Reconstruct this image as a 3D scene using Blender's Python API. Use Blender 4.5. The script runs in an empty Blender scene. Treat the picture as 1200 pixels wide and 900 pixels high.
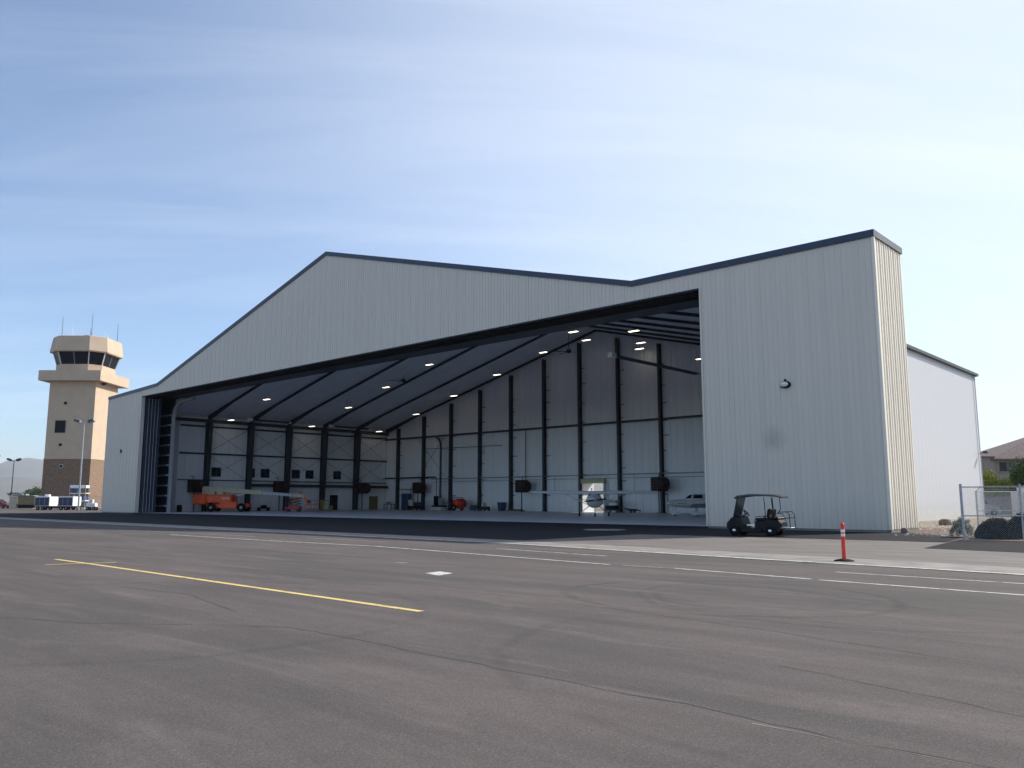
import bpy, math, random
from mathutils import Vector, Matrix
random.seed(7)
R = math.radians
scene = bpy.context.scene
COL = scene.collection

# ------------------------------------------------------------------ camera, sky, sun, exposure
YAW, PITCH = R(42.564), R(8.022)
cd = bpy.data.cameras.new('camera'); cam = bpy.data.objects.new('camera', cd); COL.objects.link(cam)
cam.location = (0, 0, 1.6); cam.rotation_euler = (R(90) + PITCH, 0, YAW)
cd.sensor_width = 36; cd.lens = 36 * 965 / 1200; cd.clip_start = .1; cd.clip_end = 60000
scene.camera = cam
SUN_AZ = math.atan2(.354, .937)          # from +Y towards +X
SUN_EL = R(34.5)
world = bpy.data.worlds.new('World'); scene.world = world; world.use_nodes = True
wn = world.node_tree; wn.nodes.clear()
def W(t, **k):
    n = wn.nodes.new(t)
    for a, b in k.items(): setattr(n, a, b)
    return n
sky = W('ShaderNodeTexSky', sky_type='NISHITA', sun_disc=False, sun_elevation=SUN_EL, sun_rotation=SUN_AZ,
        altitude=1300, air_density=1.0, dust_density=.8, ozone_density=3.0)
bg = W('ShaderNodeBackground'); bg.inputs[1].default_value = .125
wo = W('ShaderNodeOutputWorld')
tc = W('ShaderNodeTexCoord'); sx = W('ShaderNodeSeparateXYZ')
wn.links.new(tc.outputs['Generated'], sx.inputs[0])
def wm(op, a, b, clamp=False):
    n = W('ShaderNodeMath', operation=op, use_clamp=clamp)
    for i, v in enumerate((a, b)):
        if v is None: continue
        if hasattr(v, 'links'): wn.links.new(v, n.inputs[i])
        else: n.inputs[i].default_value = v
    return n.outputs[0]
# thin cirrus on a plane high above: direction / (height + .12)
zz = wm('ADD', wm('MAXIMUM', sx.outputs[2], 0), .14)
cx = W('ShaderNodeCombineXYZ')
wn.links.new(wm('DIVIDE', sx.outputs[0], zz), cx.inputs[0]); wn.links.new(wm('DIVIDE', sx.outputs[1], zz), cx.inputs[1])
mp = W('ShaderNodeMapping'); mp.vector_type = 'TEXTURE'; mp.inputs['Rotation'].default_value = (0, 0, R(50)); mp.inputs['Scale'].default_value = (2.9, .6, 1)
wn.links.new(cx.outputs[0], mp.inputs[0])
nz = W('ShaderNodeTexNoise'); nz.inputs['Scale'].default_value = 1.1; nz.inputs['Detail'].default_value = 7; nz.inputs['Roughness'].default_value = .6
nz.inputs['Distortion'].default_value = .5
wn.links.new(mp.outputs[0], nz.inputs['Vector'])
rp = W('ShaderNodeValToRGB'); rp.color_ramp.elements[0].position = .44; rp.color_ramp.elements[1].position = .74
wn.links.new(nz.outputs[0], rp.inputs[0])
# veil of high cloud thicker towards the sun
dp = W('ShaderNodeVectorMath', operation='DOT_PRODUCT')
wn.links.new(tc.outputs['Generated'], dp.inputs[0])
dp.inputs[1].default_value = (math.sin(SUN_AZ) * math.cos(SUN_EL * .75), math.cos(SUN_AZ) * math.cos(SUN_EL * .75), math.sin(SUN_EL * .75))
veil = W('ShaderNodeMapRange'); veil.interpolation_type = 'SMOOTHSTEP'
veil.inputs[1].default_value = .12; veil.inputs[2].default_value = .9; veil.inputs[3].default_value = .09; veil.inputs[4].default_value = .6
wn.links.new(dp.outputs['Value'], veil.inputs[0])
amt = wm('ADD', wm('MULTIPLY', rp.outputs[0], .20), veil.outputs[0], True)
mx = W('ShaderNodeMix', data_type='RGBA'); mx.inputs[7].default_value = (6.9, 7.3, 7.9, 1)
tint = W('ShaderNodeMix', data_type='RGBA', blend_type='MULTIPLY'); tint.inputs[0].default_value = 1; tint.inputs[7].default_value = (1.0, 1.11, 1.17, 1)
wn.links.new(sky.outputs[0], tint.inputs[6]); wn.links.new(amt, mx.inputs[0]); wn.links.new(tint.outputs[2], mx.inputs[6])
wn.links.new(mx.outputs[2], bg.inputs[0]); wn.links.new(bg.outputs[0], wo.inputs[0])
sd = bpy.data.lights.new('sun', 'SUN'); sd.energy = 4.8; sd.angle = R(.53); sd.color = (1, .93, .82)
sun = bpy.data.objects.new('sun', sd); COL.objects.link(sun)
sv = Vector((math.sin(SUN_AZ) * math.cos(SUN_EL), math.cos(SUN_AZ) * math.cos(SUN_EL), math.sin(SUN_EL)))
sun.rotation_euler = sv.to_track_quat('Z', 'Y').to_euler(); sun.location = (0, 0, 80)
scene.view_settings.view_transform = 'Standard'; scene.view_settings.look = 'None'
scene.view_settings.exposure = .34; scene.view_settings.gamma = 1
scene.cycles.max_bounces = 8; scene.cycles.diffuse_bounces = 5
try: scene.cycles.use_denoising = True
except Exception: pass

def S(rx, yf, z=0):                       # survey frame: metres to the right / ahead of the spot the photo was taken from
    c, s = math.cos(YAW), math.sin(YAW)
    return Vector((rx * c - yf * s, rx * s + yf * c, z))

# ------------------------------------------------------------------ materials
MATS = {}
def mat(name, col, rough=.6, metal=0, var=.12, scale=1.5, bump=0, bscale=30, stretch=None, emit=None, spec=.5, col2=None, trans=0):
    if name in MATS: return MATS[name]
    m = bpy.data.materials.new(name); m.use_nodes = True; nt = m.node_tree
    b = nt.nodes['Principled BSDF']
    b.inputs['Roughness'].default_value = rough; b.inputs['Metallic'].default_value = metal
    b.inputs['Specular IOR Level'].default_value = spec
    if trans: b.inputs['Transmission Weight'].default_value = trans
    t = nt.nodes.new('ShaderNodeTexCoord'); mpn = nt.nodes.new('ShaderNodeMapping')
    if stretch: mpn.inputs['Scale'].default_value = stretch
    nt.links.new(t.outputs['Object'], mpn.inputs[0])
    n = nt.nodes.new('ShaderNodeTexNoise'); n.inputs['Scale'].default_value = scale; n.inputs['Detail'].default_value = 5
    nt.links.new(mpn.outputs[0], n.inputs['Vector'])
    r = nt.nodes.new('ShaderNodeValToRGB')
    lo = [max(0, c * (1 - var)) for c in col[:3]]; hi = list((col2 or [c * (1 + var) for c in col[:3]]))[:3]
    r.color_ramp.elements[0].color = (*lo, 1); r.color_ramp.elements[1].color = (*hi, 1)
    r.color_ramp.elements[0].position = .3; r.color_ramp.elements[1].position = .7
    nt.links.new(n.outputs[0], r.inputs[0]); nt.links.new(r.outputs[0], b.inputs['Base Color'])
    if bump:
        n2 = nt.nodes.new('ShaderNodeTexNoise'); n2.inputs['Scale'].default_value = bscale; n2.inputs['Detail'].default_value = 3
        bp = nt.nodes.new('ShaderNodeBump'); bp.inputs['Strength'].default_value = bump; bp.inputs['Distance'].default_value = .02
        nt.links.new(mpn.outputs[0], n2.inputs['Vector']); nt.links.new(n2.outputs[0], bp.inputs['Height']); nt.links.new(bp.outputs[0], b.inputs['Normal'])
    if emit:
        b.inputs['Emission Color'].default_value = (*emit[:3], 1); b.inputs['Emission Strength'].default_value = emit[3]
    MATS[name] = m; return m

def node_math(nt, op, a, b=None, clamp=False):
    n = nt.nodes.new('ShaderNodeMath'); n.operation = op; n.use_clamp = clamp
    for i, v in enumerate((a, b)):
        if v is None: continue
        if hasattr(v, 'links'): nt.links.new(v, n.inputs[i])
        else: n.inputs[i].default_value = v
    return n.outputs[0]
def mixc(nt, f, a, b, mode='MIX'):
    n = nt.nodes.new('ShaderNodeMix'); n.data_type = 'RGBA'; n.blend_type = mode
    for i, v in ((0, f), (6, a), (7, b)):
        if hasattr(v, 'links'): nt.links.new(v, n.inputs[i])
        elif i == 0: n.inputs[0].default_value = v
        else: n.inputs[i].default_value = (*v[:3], 1)
    return n.outputs[2]
def noise(nt, vec, scale, detail=4, rough=.55, dist=0):
    n = nt.nodes.new('ShaderNodeTexNoise'); n.inputs['Scale'].default_value = scale; n.inputs['Detail'].default_value = detail
    n.inputs['Roughness'].default_value = rough; n.inputs['Distortion'].default_value = dist
    nt.links.new(vec, n.inputs['Vector']); return n.outputs[0]
def ramp(nt, f, p0, p1, c0=0, c1=1):
    n = nt.nodes.new('ShaderNodeMapRange'); n.inputs[1].default_value = p0; n.inputs[2].default_value = p1
    n.inputs[3].default_value = c0; n.inputs[4].default_value = c1; nt.links.new(f, n.inputs[0]); return n.outputs[0]

def asphalt_material(name, base, warm, blot=.35):
    m = bpy.data.materials.new(name); m.use_nodes = True; nt = m.node_tree; b = nt.nodes['Principled BSDF']
    b.inputs['Roughness'].default_value = .95; b.inputs['Specular IOR Level'].default_value = .12
    t = nt.nodes.new('ShaderNodeTexCoord'); v = t.outputs['Object']
    def mapped(sx_, sy_, rot=0):
        q = nt.nodes.new('ShaderNodeMapping'); q.inputs['Scale'].default_value = (sx_, sy_, 1); q.inputs['Rotation'].default_value = (0, 0, rot)
        nt.links.new(v, q.inputs[0]); return q.outputs[0]
    big = noise(nt, mapped(.11, .38, R(-6)), 1, 6, .6, .6)
    c = mixc(nt, ramp(nt, big, .42, .58), base, warm)
    streak = noise(nt, mapped(.16, 1.7, R(-3)), 1, 5, .6, .3)
    c = mixc(nt, ramp(nt, streak, .40, .68, 0, .45), c, tuple(x * .62 for x in base))
    pale = noise(nt, mapped(.2, 1.1, R(5)), 1.3, 5, .55, .8)
    c = mixc(nt, ramp(nt, pale, .54, .72, 0, .5), c, tuple(x * 1.45 for x in warm))
    med = noise(nt, v, 3.2, 5, .7); c = mixc(nt, ramp(nt, med, .3, .7, 0, .35), c, tuple(x * .7 for x in base))
    agg = noise(nt, v, 120, 3, .85); c = mixc(nt, ramp(nt, agg, .38, .58, .75, 0), c, tuple(x * .38 for x in base))
    nt.nodes[-2].clamp = True
    ag2 = noise(nt, v, 48, 4, .8); c = mixc(nt, ramp(nt, ag2, .52, .72, 0, .5), c, tuple(x * 1.6 for x in warm))
    vo = nt.nodes.new('ShaderNodeTexVoronoi'); vo.inputs['Scale'].default_value = 26; nt.links.new(v, vo.inputs['Vector'])
    c = mixc(nt, ramp(nt, vo.outputs['Distance'], .10, .05, 0, .6), c, tuple(x * 2.3 for x in warm))
    # looping tyre marks left by a turning vehicle
    sp = nt.nodes.new('ShaderNodeSeparateXYZ'); nt.links.new(v, sp.inputs[0])
    wob = noise(nt, v, .8, 3)
    for cx_, cy_, rad, wd, st in ((-7.0, 12.9, 2.75, .13, .34), (-6.6, 12.7, 1.45, .11, .28), (-5.2, 13.6, 3.4, .10, .22), (-2.5, 9.0, 4.6, .12, .2), (-12.5, 5.5, 4.4, .15, .18)):
        dx = node_math(nt, 'SUBTRACT', sp.outputs[0], cx_); dy = node_math(nt, 'SUBTRACT', sp.outputs[1], cy_)
        d = node_math(nt, 'SQRT', node_math(nt, 'ADD', node_math(nt, 'MULTIPLY', dx, dx), node_math(nt, 'MULTIPLY', node_math(nt, 'MULTIPLY', dy, dy), 1.25)))
        d = node_math(nt, 'ABSOLUTE', node_math(nt, 'SUBTRACT', node_math(nt, 'ADD', d, node_math(nt, 'MULTIPLY', wob, .5)), rad + .25))
        k = ramp(nt, d, wd, wd * .3, 0, st)
        n_ = nt.nodes[-1]; n_.clamp = True
        k = node_math(nt, 'MULTIPLY', k, ramp(nt, wob, .38, .55, .2, 1))
        c = mixc(nt, k, c, tuple(x * .35 for x in base))
    nt.links.new(c, b.inputs['Base Color'])
    bp = nt.nodes.new('ShaderNodeBump'); bp.inputs['Strength'].default_value = .5; bp.inputs['Distance'].default_value = .012
    nt.links.new(agg, bp.inputs['Height']); nt.links.new(bp.outputs[0], b.inputs['Normal'])
    MATS[name] = m; return m

def metal_wall(name, col, rough=.45, stain=None, streak=.1):
    m = bpy.data.materials.new(name); m.use_nodes = True; nt = m.node_tree; b = nt.nodes['Principled BSDF']
    b.inputs['Roughness'].default_value = rough; b.inputs['Specular IOR Level'].default_value = .35
    t = nt.nodes.new('ShaderNodeTexCoord'); v = t.outputs['Object']
    q = nt.nodes.new('ShaderNodeMapping'); q.inputs['Scale'].default_value = (1.1, 1.1, .06); nt.links.new(v, q.inputs[0])
    f = noise(nt, q.outputs[0], 1, 5, .6)
    c = mixc(nt, ramp(nt, f, .3, .7), tuple(x * (1 - streak) for x in col), tuple(min(1, x * (1 + streak * .6)) for x in col))
    g = noise(nt, v, .12, 3); c = mixc(nt, ramp(nt, g, .3, .7, 0, .3), c, tuple(x * .88 for x in col))
    sp = nt.nodes.new('ShaderNodeSeparateXYZ'); nt.links.new(v, sp.inputs[0])
    low = ramp(nt, sp.outputs[2], .1, 1.6, .30, 0); nt.nodes[-1].clamp = True     # splash dirt along the foot
    low = node_math(nt, 'MULTIPLY', low, f)
    c = mixc(nt, low, c, (.22, .18, .13))
    if stain:
        px, py, pz, rr = stain
        dv = nt.nodes.new('ShaderNodeVectorMath'); dv.operation = 'DISTANCE'; nt.links.new(v, dv.inputs[0]); dv.inputs[1].default_value = (px, py, pz)
        w = noise(nt, v, 1.6, 4)
        k = ramp(nt, node_math(nt, 'ADD', dv.outputs['Value'], node_math(nt, 'MULTIPLY', w, .7)), rr + .35, .1, 0, .38)
        c = mixc(nt, k, c, (.13, .10, .10))
    nt.links.new(c, b.inputs['Base Color'])
    MATS[name] = m; return m

HO = Vector((-62.65, 42.9, 0))     # hangar origin
asphalt_material('asphalt', (.130, .119, .114), (.182, .153, .146))
asphalt_material('asphalt_shaded', (.026, .027, .034), (.034, .032, .037))  # darker copy of the asphalt, with shade put into its colour
metal_wall('facade_metal', (.75, .675, .585), .5, stain=(-19.95 + 62.65, 0, 4.9, .9), streak=.03)
metal_wall('side_metal', (.90, .83, .70), .5)
metal_wall('white_metal', (.62, .63, .66), .45, streak=.05)
metal_wall('liner', (.89, .89, .92), .55, streak=.06)
mat('ceiling_liner', (.80, .81, .88), .6, var=.06, stretch=(.3, 1, 1))
mat('dark_steel', (.035, .042, .058), .5, var=.2)
mat('cap_blue', (.025, .04, .08), .45, var=.1)
mat('cap_grey', (.065, .075, .085), .5, var=.1)
mat('leaf_blue', (.03, .042, .075), .5, var=.15)
mat('light_steel', (.42, .43, .45), .5, var=.12)
mat('concrete', (.20, .19, .17), .85, var=.2, scale=1.2, bump=.3, bscale=25, col2=(.29, .265, .235))
mat('concrete_floor', (.56, .58, .61), .4, var=.12, scale=.5, bump=.05, bscale=10)
mat('dusty_apron', (.145, .128, .116), .9, var=.22, scale=.9, bump=.4, bscale=40, stretch=(.5, 1.3, 1))
mat('far_ground', (.16, .14, .10), .95, var=.3, scale=.02, bump=.0)
mat('mulch', (.11, .065, .045), .95, var=.5, scale=3, bump=1, bscale=30)
mat('gravel', (.25, .20, .14), .95, var=.4, scale=8, bump=1, bscale=40)
mat('rock', (.17, .14, .12), .9, var=.35, scale=4, bump=1, bscale=9)
mat('rubble', (.42, .39, .36), .9, var=.3, scale=4, bump=1, bscale=9)
mat('black', (.007, .007, .010), .6, var=.2, spec=.25)
mat('rubber', (.010, .010, .012), .9, var=.2, spec=.2)
mat('white_paint', (.78, .78, .78), .35, var=.04)
mat('offwhite', (.58, .58, .56), .45, var=.06)
mat('grey_metal', (.32, .33, .35), .45, .3, var=.1)
mat('galv', (.40, .42, .45), .45, .6, var=.15, scale=6)
mat('chrome', (.62, .63, .66), .2, .9, var=.05)
mat('lift_orange', (.92, .10, .014), .4, var=.15)
mat('lift_tan', (.52, .46, .29), .5, var=.1)
mat('red', (.55, .03, .015), .45, var=.2)
mat('dark_red', (.028, .009, .009), .6, var=.3)
mat('car_red', (.45, .02, .03), .25, var=.05)
mat('car_grey', (.30, .31, .33), .3, .4, var=.05)
mat('glass_dark', (.008, .012, .022), .12, var=.1, spec=.3)
mat('glass_tint', (.06, .07, .075), .12, var=.1, spec=.6)
mat('navy', (.02, .027, .085), .3, var=.15)
mat('cream', (.53, .41, .30), .8, var=.06, scale=.6, bump=.1, bscale=8)
mat('brick', (.22, .145, .10), .85, var=.2, scale=2.5, bump=.3, bscale=10)
mat('stucco', (.30, .25, .22), .9, var=.1, scale=1)
mat('roof_tile', (.15, .11, .105), .9, var=.25, scale=3)
mat('post_orange', (.80, .045, .02), .4, var=.05)
mat('reflective', (.85, .80, .80), .3, var=.03)
mat('bark', (.10, .075, .055), .9, var=.3, scale=6)
mat('cart_body', (.005, .005, .009), .4, var=.2, spec=.25)
mat('cart_roof', (.022, .03, .035), .5, var=.15)
mat('beige', (.50, .42, .32), .8, var=.1)
mat('brown', (.22, .16, .08), .7, var=.2)
mat('blue', (.03, .07, .16), .45, var=.15)
mat('green', (.03, .08, .05), .5, var=.2)
mat('yellow_dull', (.30, .27, .10), .6, var=.2)
mat('lamp_white', (.9, .88, .8), .5, emit=(1, .88, .66, 3.2))
mat('hills', (.13, .12, .10), .95, var=.35, scale=.0012, col2=(.20, .18, .15))
def paint(name, col, wear=.5):
    m = bpy.data.materials.new(name); m.use_nodes = True; nt = m.node_tree; b = nt.nodes['Principled BSDF']
    b.inputs['Roughness'].default_value = .8
    v = nt.nodes.new('ShaderNodeTexCoord').outputs['Object']
    f = noise(nt, v, 3.2, 8, .85)
    nt.links.new(mixc(nt, ramp(nt, f, wear, wear + .12, 0, .8), col, (.13, .115, .105)), b.inputs['Base Color']); MATS[name] = m
paint('paint_white', (.60, .59, .56), .47)
paint('paint_worn', (.44, .43, .41), .42)
paint('paint_yellow', (.70, .53, .19), .51)
def leafmat(name, a, b_, c_):
    m = bpy.data.materials.new(name); m.use_nodes = True; nt = m.node_tree; b = nt.nodes['Principled BSDF']
    b.inputs['Roughness'].default_value = .7; b.inputs['Specular IOR Level'].default_value = .2
    v = nt.nodes.new('ShaderNodeTexCoord').outputs['Object']
    f = noise(nt, v, 1.1, 3); g = noise(nt, v, 14, 2)
    c = mixc(nt, ramp(nt, f, .35, .65), a, b_); c = mixc(nt, ramp(nt, g, .4, .7, 0, .7), c, c_)
    nt.links.new(c, b.inputs['Base Color']); MATS[name] = m
leafmat('leaf_dark', (.014, .026, .014), (.026, .044, .022), (.04, .055, .028))
leafmat('leaf_green', (.04, .07, .03), (.06, .10, .04), (.085, .115, .05))
leafmat('leaf_yellow', (.16, .20, .03), (.28, .31, .05), (.34, .34, .10))
leafmat('leaf_pale', (.34, .32, .26), (.44, .41, .34), (.5, .47, .40))
leafmat('leaf_black', (.006, .010, .006), (.010, .016, .009), (.018, .024, .012))
leafmat('leaf_olive', (.06, .07, .035), (.085, .095, .05), (.11, .11, .06))

# ------------------------------------------------------------------ mesh helper
class MB:
    def __init__(s): s.v = []; s.f = []; s.sm = []
    def add(s, vs, fs, M=None, smooth=False):
        o = len(s.v)
        s.v += [tuple(M @ Vector(p)) if M else tuple(p) for p in vs]
        s.f += [tuple(i + o for i in f) for f in fs]; s.sm += [smooth] * len(fs); return s
    def box(s, x0, x1, y0, y1, z0, z1, M=None):
        v = [(x0, y0, z0), (x1, y0, z0), (x1, y1, z0), (x0, y1, z0), (x0, y0, z1), (x1, y0, z1), (x1, y1, z1), (x0, y1, z1)]
        return s.add(v, [(0, 3, 2, 1), (4, 5, 6, 7), (0, 1, 5, 4), (1, 2, 6, 5), (2, 3, 7, 6), (3, 0, 4, 7)], M)
    def bbox(s, x0, x1, y0, y1, z0, z1, b=.03, M=None):     # box with chamfered vertical and top edges
        def ring(i, z): return [(x0 + i + b, y0 + i, z), (x1 - i - b, y0 + i, z), (x1 - i, y0 + i + b, z), (x1 - i, y1 - i - b, z), (x1 - i - b, y1 - i, z), (x0 + i + b, y1 - i, z), (x0 + i, y1 - i - b, z), (x0 + i, y0 + i + b, z)]
        return s.loft([ring(b, z0), ring(0, z0 + b), ring(0, z1 - b), ring(b, z1)], M)
    def loft(s, rings, M=None, cap=True, smooth=False):
        n = len(rings[0]); vs = [p for r in rings for p in r]; fs = []
        for k in range(len(rings) - 1):
            for i in range(n):
                j = (i + 1) % n; fs.append((k * n + i, k * n + j, (k + 1) * n + j, (k + 1) * n + i))
        s.add(vs, fs, M, smooth)
        if cap: s.add(rings[0], [tuple(reversed(range(n)))], M); s.add(rings[-1], [tuple(range(n))], M)
        return s
    def tube(s, p0, p1, r, seg=8, r2=None, cap=True, M=None):
        p0, p1 = Vector(p0), Vector(p1); d = (p1 - p0)
        if d.length < 1e-6: return s
        q = d.to_track_quat('Z', 'Y'); r2 = r if r2 is None else r2
        a = [p0 + q @ Vector((r * math.cos(t), r * math.sin(t), 0)) for t in [2 * math.pi * i / seg for i in range(seg)]]
        b = [p1 + q @ Vector((r2 * math.cos(t), r2 * math.sin(t), 0)) for t in [2 * math.pi * i / seg for i in range(seg)]]
        return s.loft([a, b], M, cap, seg > 6)
    def path(s, pts, r, seg=6, M=None):
        for a, b in zip(pts, pts[1:]): s.tube(a, b, r, seg, M=M)
        return s
    def beam(s, p0, p1, w, h, M=None):
        p0, p1 = Vector(p0), Vector(p1); q = (p1 - p0).to_track_quat('Y', 'Z'); L = (p1 - p0).length
        T = Matrix.Translation(p0) @ q.to_matrix().to_4x4()
        return s.box(-w / 2, w / 2, 0, L, -h / 2, h / 2, (M @ T) if M else T)
    def lathe(s, prof, c, ax='Z', seg=20, M=None, smooth=True):   # prof: (radius, along)
        c = Vector(c); rings = []
        for r, a in prof:
            ring = []
            for i in range(seg):
                t = 2 * math.pi * i / seg; u, w = r * math.cos(t), r * math.sin(t)
                ring.append(c + Vector({'Z': (u, w, a), 'Y': (u, a, w), 'X': (a, u, w)}[ax]))
            rings.append(ring)
        return s.loft(rings, M, True, smooth)
    def prism(s, poly, plane, a, b, M=None):
        def P(p, k): return {'XZ': (p[0], k, p[1]), 'YZ': (k, p[0], p[1]), 'XY': (p[0], p[1], k)}[plane]
        return s.loft([[P(p, a) for p in poly], [P(p, b) for p in poly]], M)
    def build(s, name, m, parent=None, label=None, off=None, fix=True):
        me = bpy.data.meshes.new(name)
        vs = s.v if off is None else [(x - off[0], y - off[1], z - off[2]) for x, y, z in s.v]
        me.from_pydata(vs, [], s.f)
        me.polygons.foreach_set('use_smooth', s.sm)
        if fix:
            import bmesh
            b = bmesh.new(); b.from_mesh(me); bmesh.ops.recalc_face_normals(b, faces=b.faces); b.to_mesh(me); b.free()
        me.materials.append(MATS[m]); me.update()
        o = bpy.data.objects.new(name, me); COL.objects.link(o)
        if parent: o.parent = parent
        if label: o['label'] = label
        return o
def thing(name, label, cat, loc=(0, 0, 0), rz=0, group=None):
    o = bpy.data.objects.new(name, None); COL.objects.link(o); o.location = loc; o.rotation_euler = (0, 0, rz)
    o.empty_display_size = .5; o['label'] = label; o['category'] = cat
    if group: o['group'] = group
    return o
def struct(name, mb, m, parent=None, fix=True):
    o = mb.build(name, m, parent, fix=fix)
    if not parent: o['kind'] = 'structure'
    return o
def copy_tree(o, loc, rz, label, group=None, scale=None):
    r = o.copy(); COL.objects.link(r); r.location = loc; r.rotation_euler = (0, 0, rz); r['label'] = label
    if group: r['group'] = group
    if scale: r.scale = scale
    for ch in list(o.children):
        c = ch.copy(); COL.objects.link(c); c.parent = r
        for g in list(ch.children):
            d = g.copy(); COL.objects.link(d); d.parent = c
    return r
def instance(o, parent, loc):
    c = o.copy(); COL.objects.link(c); c.parent = parent; c.location = loc; return c
def wheel(parent, x, y, r, w, tyre='rubber', hub='grey_metal', name='wheel', ax='Y', hr=.55, z=None):
    z = r if z is None else z
    p = [(r * .62, -w / 2), (r * .9, -w / 2), (r, -w * .32), (r, w * .32), (r * .9, w / 2), (r * .62, w / 2)]
    t = MB().lathe(p, (0, 0, 0), ax, 22).build(name, tyre, parent); t.location = (x, y, z)
    MB().lathe([(.02, -w * .5 - .012), (r * hr * .5, -w * .5 - .012), (r * hr, -w * .36), (r * hr, w * .36), (r * hr * .5, w * .5 + .012), (.02, w * .5 + .012)], (0, 0, 0), ax, 18).build('rim', hub, t)
    return t

# ------------------------------------------------------------------ ground and pavement
g = MB(); N = 30000
g.add([(-N, -N, 0), (N, -N, 0), (N, N, 0), (-N, N, 0)], [(0, 1, 2, 3)])
struct('ground', g, 'far_ground', fix=False)
def sheet(name, pts, z, m): return struct(name, MB().add([(x, y, z) for x, y in pts], [tuple(range(len(pts)))]), m, fix=False)
sheet('apron', [(-260, -60), (60, -60), (60, 58), (-19.9, 58), (-19.9, 47.6), (-20, 47), (-110, 47), (-110, 120), (-260, 120)], .004, 'asphalt')
outer = [(-150, 24.0), (-90, 23.2), (-50, 22.6), (-21, 22.65), (-16.5, 22.0), (-10.1, 21.2), (-6, 20.9), (0, 20.1), (30, 16.9)]
inner = [(30, 19.2), (0, 22.2), (-6.4, 23.1), (-10, 23.6), (-21, 24.5), (-50, 24.8), (-90, 25.2), (-150, 26)]
sheet('drain_gutter', outer + inner, .012, 'concrete')
sheet('gutter_edge', [(x, y) for x, y in outer] + [(x, y + .22) for x, y in reversed(outer)], .016, 'paint_white')
sheet('dusty_strip', [(-22.2, 24.4), (-10, 23.5), (-6.4, 23.0), (0, 22.1), (30, 19.1), (30, 29), (-5.5, 29.3), (-8.8, 29.8), (-9.3, 34.5), (-22.2, 33)], .008, 'dusty_apron')
sheet('apron_shade', [(-112, 25.4), (-22.2, 24.9), (-21.5, 33.0), (-9.4, 34.3), (-10.0, 39.4), (-13.6, 43.2), (-14.05, 43.2), (-14.05, 42.96), (-112, 42.96)], .0075, 'asphalt_shaded')  # dark sheet deepening the hangar's shadow by its colour
sheet('shadow_patch', [(-8.78, 29.76), (-5.5, 29.3), (30, 26), (30, 40), (-7.5, 37.5), (-9.6, 37.4)], .010, 'asphalt_shaded')  # dark triangle coloured to stand in for a cast shadow; no caster built
sheet('mulch_bed', [(-13.9, 44), (-10.1, 39.6), (-9.4, 37.6), (-9.9, 46), (-13.5, 52), (-17.4, 53), (-17.5, 47.5)], .013, 'mulch')
sheet('gravel_bed', [(-19.95, 47.3), (-17.3, 47.5), (-17.2, 53), (-13.5, 52), (-9.5, 45), (-9.3, 37.7), (30, 42), (60, 90), (-19.95, 90)], .009, 'gravel')
# stones on the gravel, too many to count
st = MB()
for i in range(1500):
    x = random.uniform(-19.8, -5); y = random.uniform(47.5, 66) if x < -13 else random.uniform(39, 60)
    if x > -13.6 and y < 39.5: continue
    r = random.uniform(.03, .10); a = random.random() * 3
    pts = [(x + r * math.cos(a + k * 1.57) * random.uniform(.7, 1.2), y + r * math.sin(a + k * 1.57), .01) for k in range(4)]
    st.add(pts + [(x, y, r * .8)], [(0, 1, 4), (1, 2, 4), (2, 3, 4), (3, 0, 4)])
o = st.build('gravel_stones', 'rubble', fix=False); o['kind'] = 'stuff'; o['label'] = 'loose pale stones scattered along the white hangar side wall'

def stripe(pts, w, z=.0085):
    mb = MB(); L = []; Rr = []
    for i, p in enumerate(pts):
        a = Vector(pts[max(0, i - 1)]); b = Vector(pts[min(len(pts) - 1, i + 1)]); d = (b - a).normalized(); n = Vector((-d.y, d.x)) * w / 2
        L.append((p[0] + n.x, p[1] + n.y, z)); Rr.append((p[0] - n.x, p[1] - n.y, z))
    k = len(pts)
    return mb.add(L + Rr, [(i, i + 1, k + i + 1, k + i) for i in range(k - 1)])
def mark(name, pts, w, m, z=.0085): return struct(name, stripe(pts, w, z), m, fix=False)
mark('white_line', [(-38, 17.9), (-30.4, 17.9), (-23.2, 18.3), (-16.05, 17.5), (-12.4, 17.1)], .13, 'paint_white')
mark('white_line', [(-12.0, 17.1), (-10.9, 17.15)], .10, 'paint_worn')
mark('white_line', [(-10.6, 17.2), (-7.1, 16.75)], .12, 'paint_white')
mark('white_line', [(-6.95, 16.7), (-3.3, 16.4), (10, 15.2)], .12, 'paint_white')
mark('white_line', [(-52, 18.5), (-38.4, 19.3), (-33.2, 19.5)], .10, 'paint_worn')
mark('white_line', [(-30.5, 20.3), (-25.2, 20.4)], .10, 'paint_worn')
mark('white_line', [(-19.2, 20.15), (-14.3, 19.6)], .10, 'paint_white')
mark('white_line', [(-7.4, 18.75), (-3.6, 18.6), (10, 17.4)], .09, 'paint_white')
mark('yellow_line', [(-24.6, 8.42), (-22.2, 8.42), (-9.25, 8.13)], .13, 'paint_yellow')
mark('yellow_line', [(-22.7, 7.55), (-22.15, 9.05)], .11, 'paint_yellow', .0105)
sheet('survey_mark', [(-13.95, 12.36), (-14.04, 12.87), (-13.49, 12.77), (-13.27, 12.14)], .0085, 'paint_white')
sheet('paint_patch', [(-16.9, 13.85), (-16.8, 14.05), (-16.5, 14.1), (-16.6, 13.9)], .0085, 'paint_worn')
MB().lathe([(1.15, 0), (1.15, .02), (.02, .024)], (-26.9, 36.7, .004), 'Z', 28).build('manhole_cover', 'concrete')['kind'] = 'structure'
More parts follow.
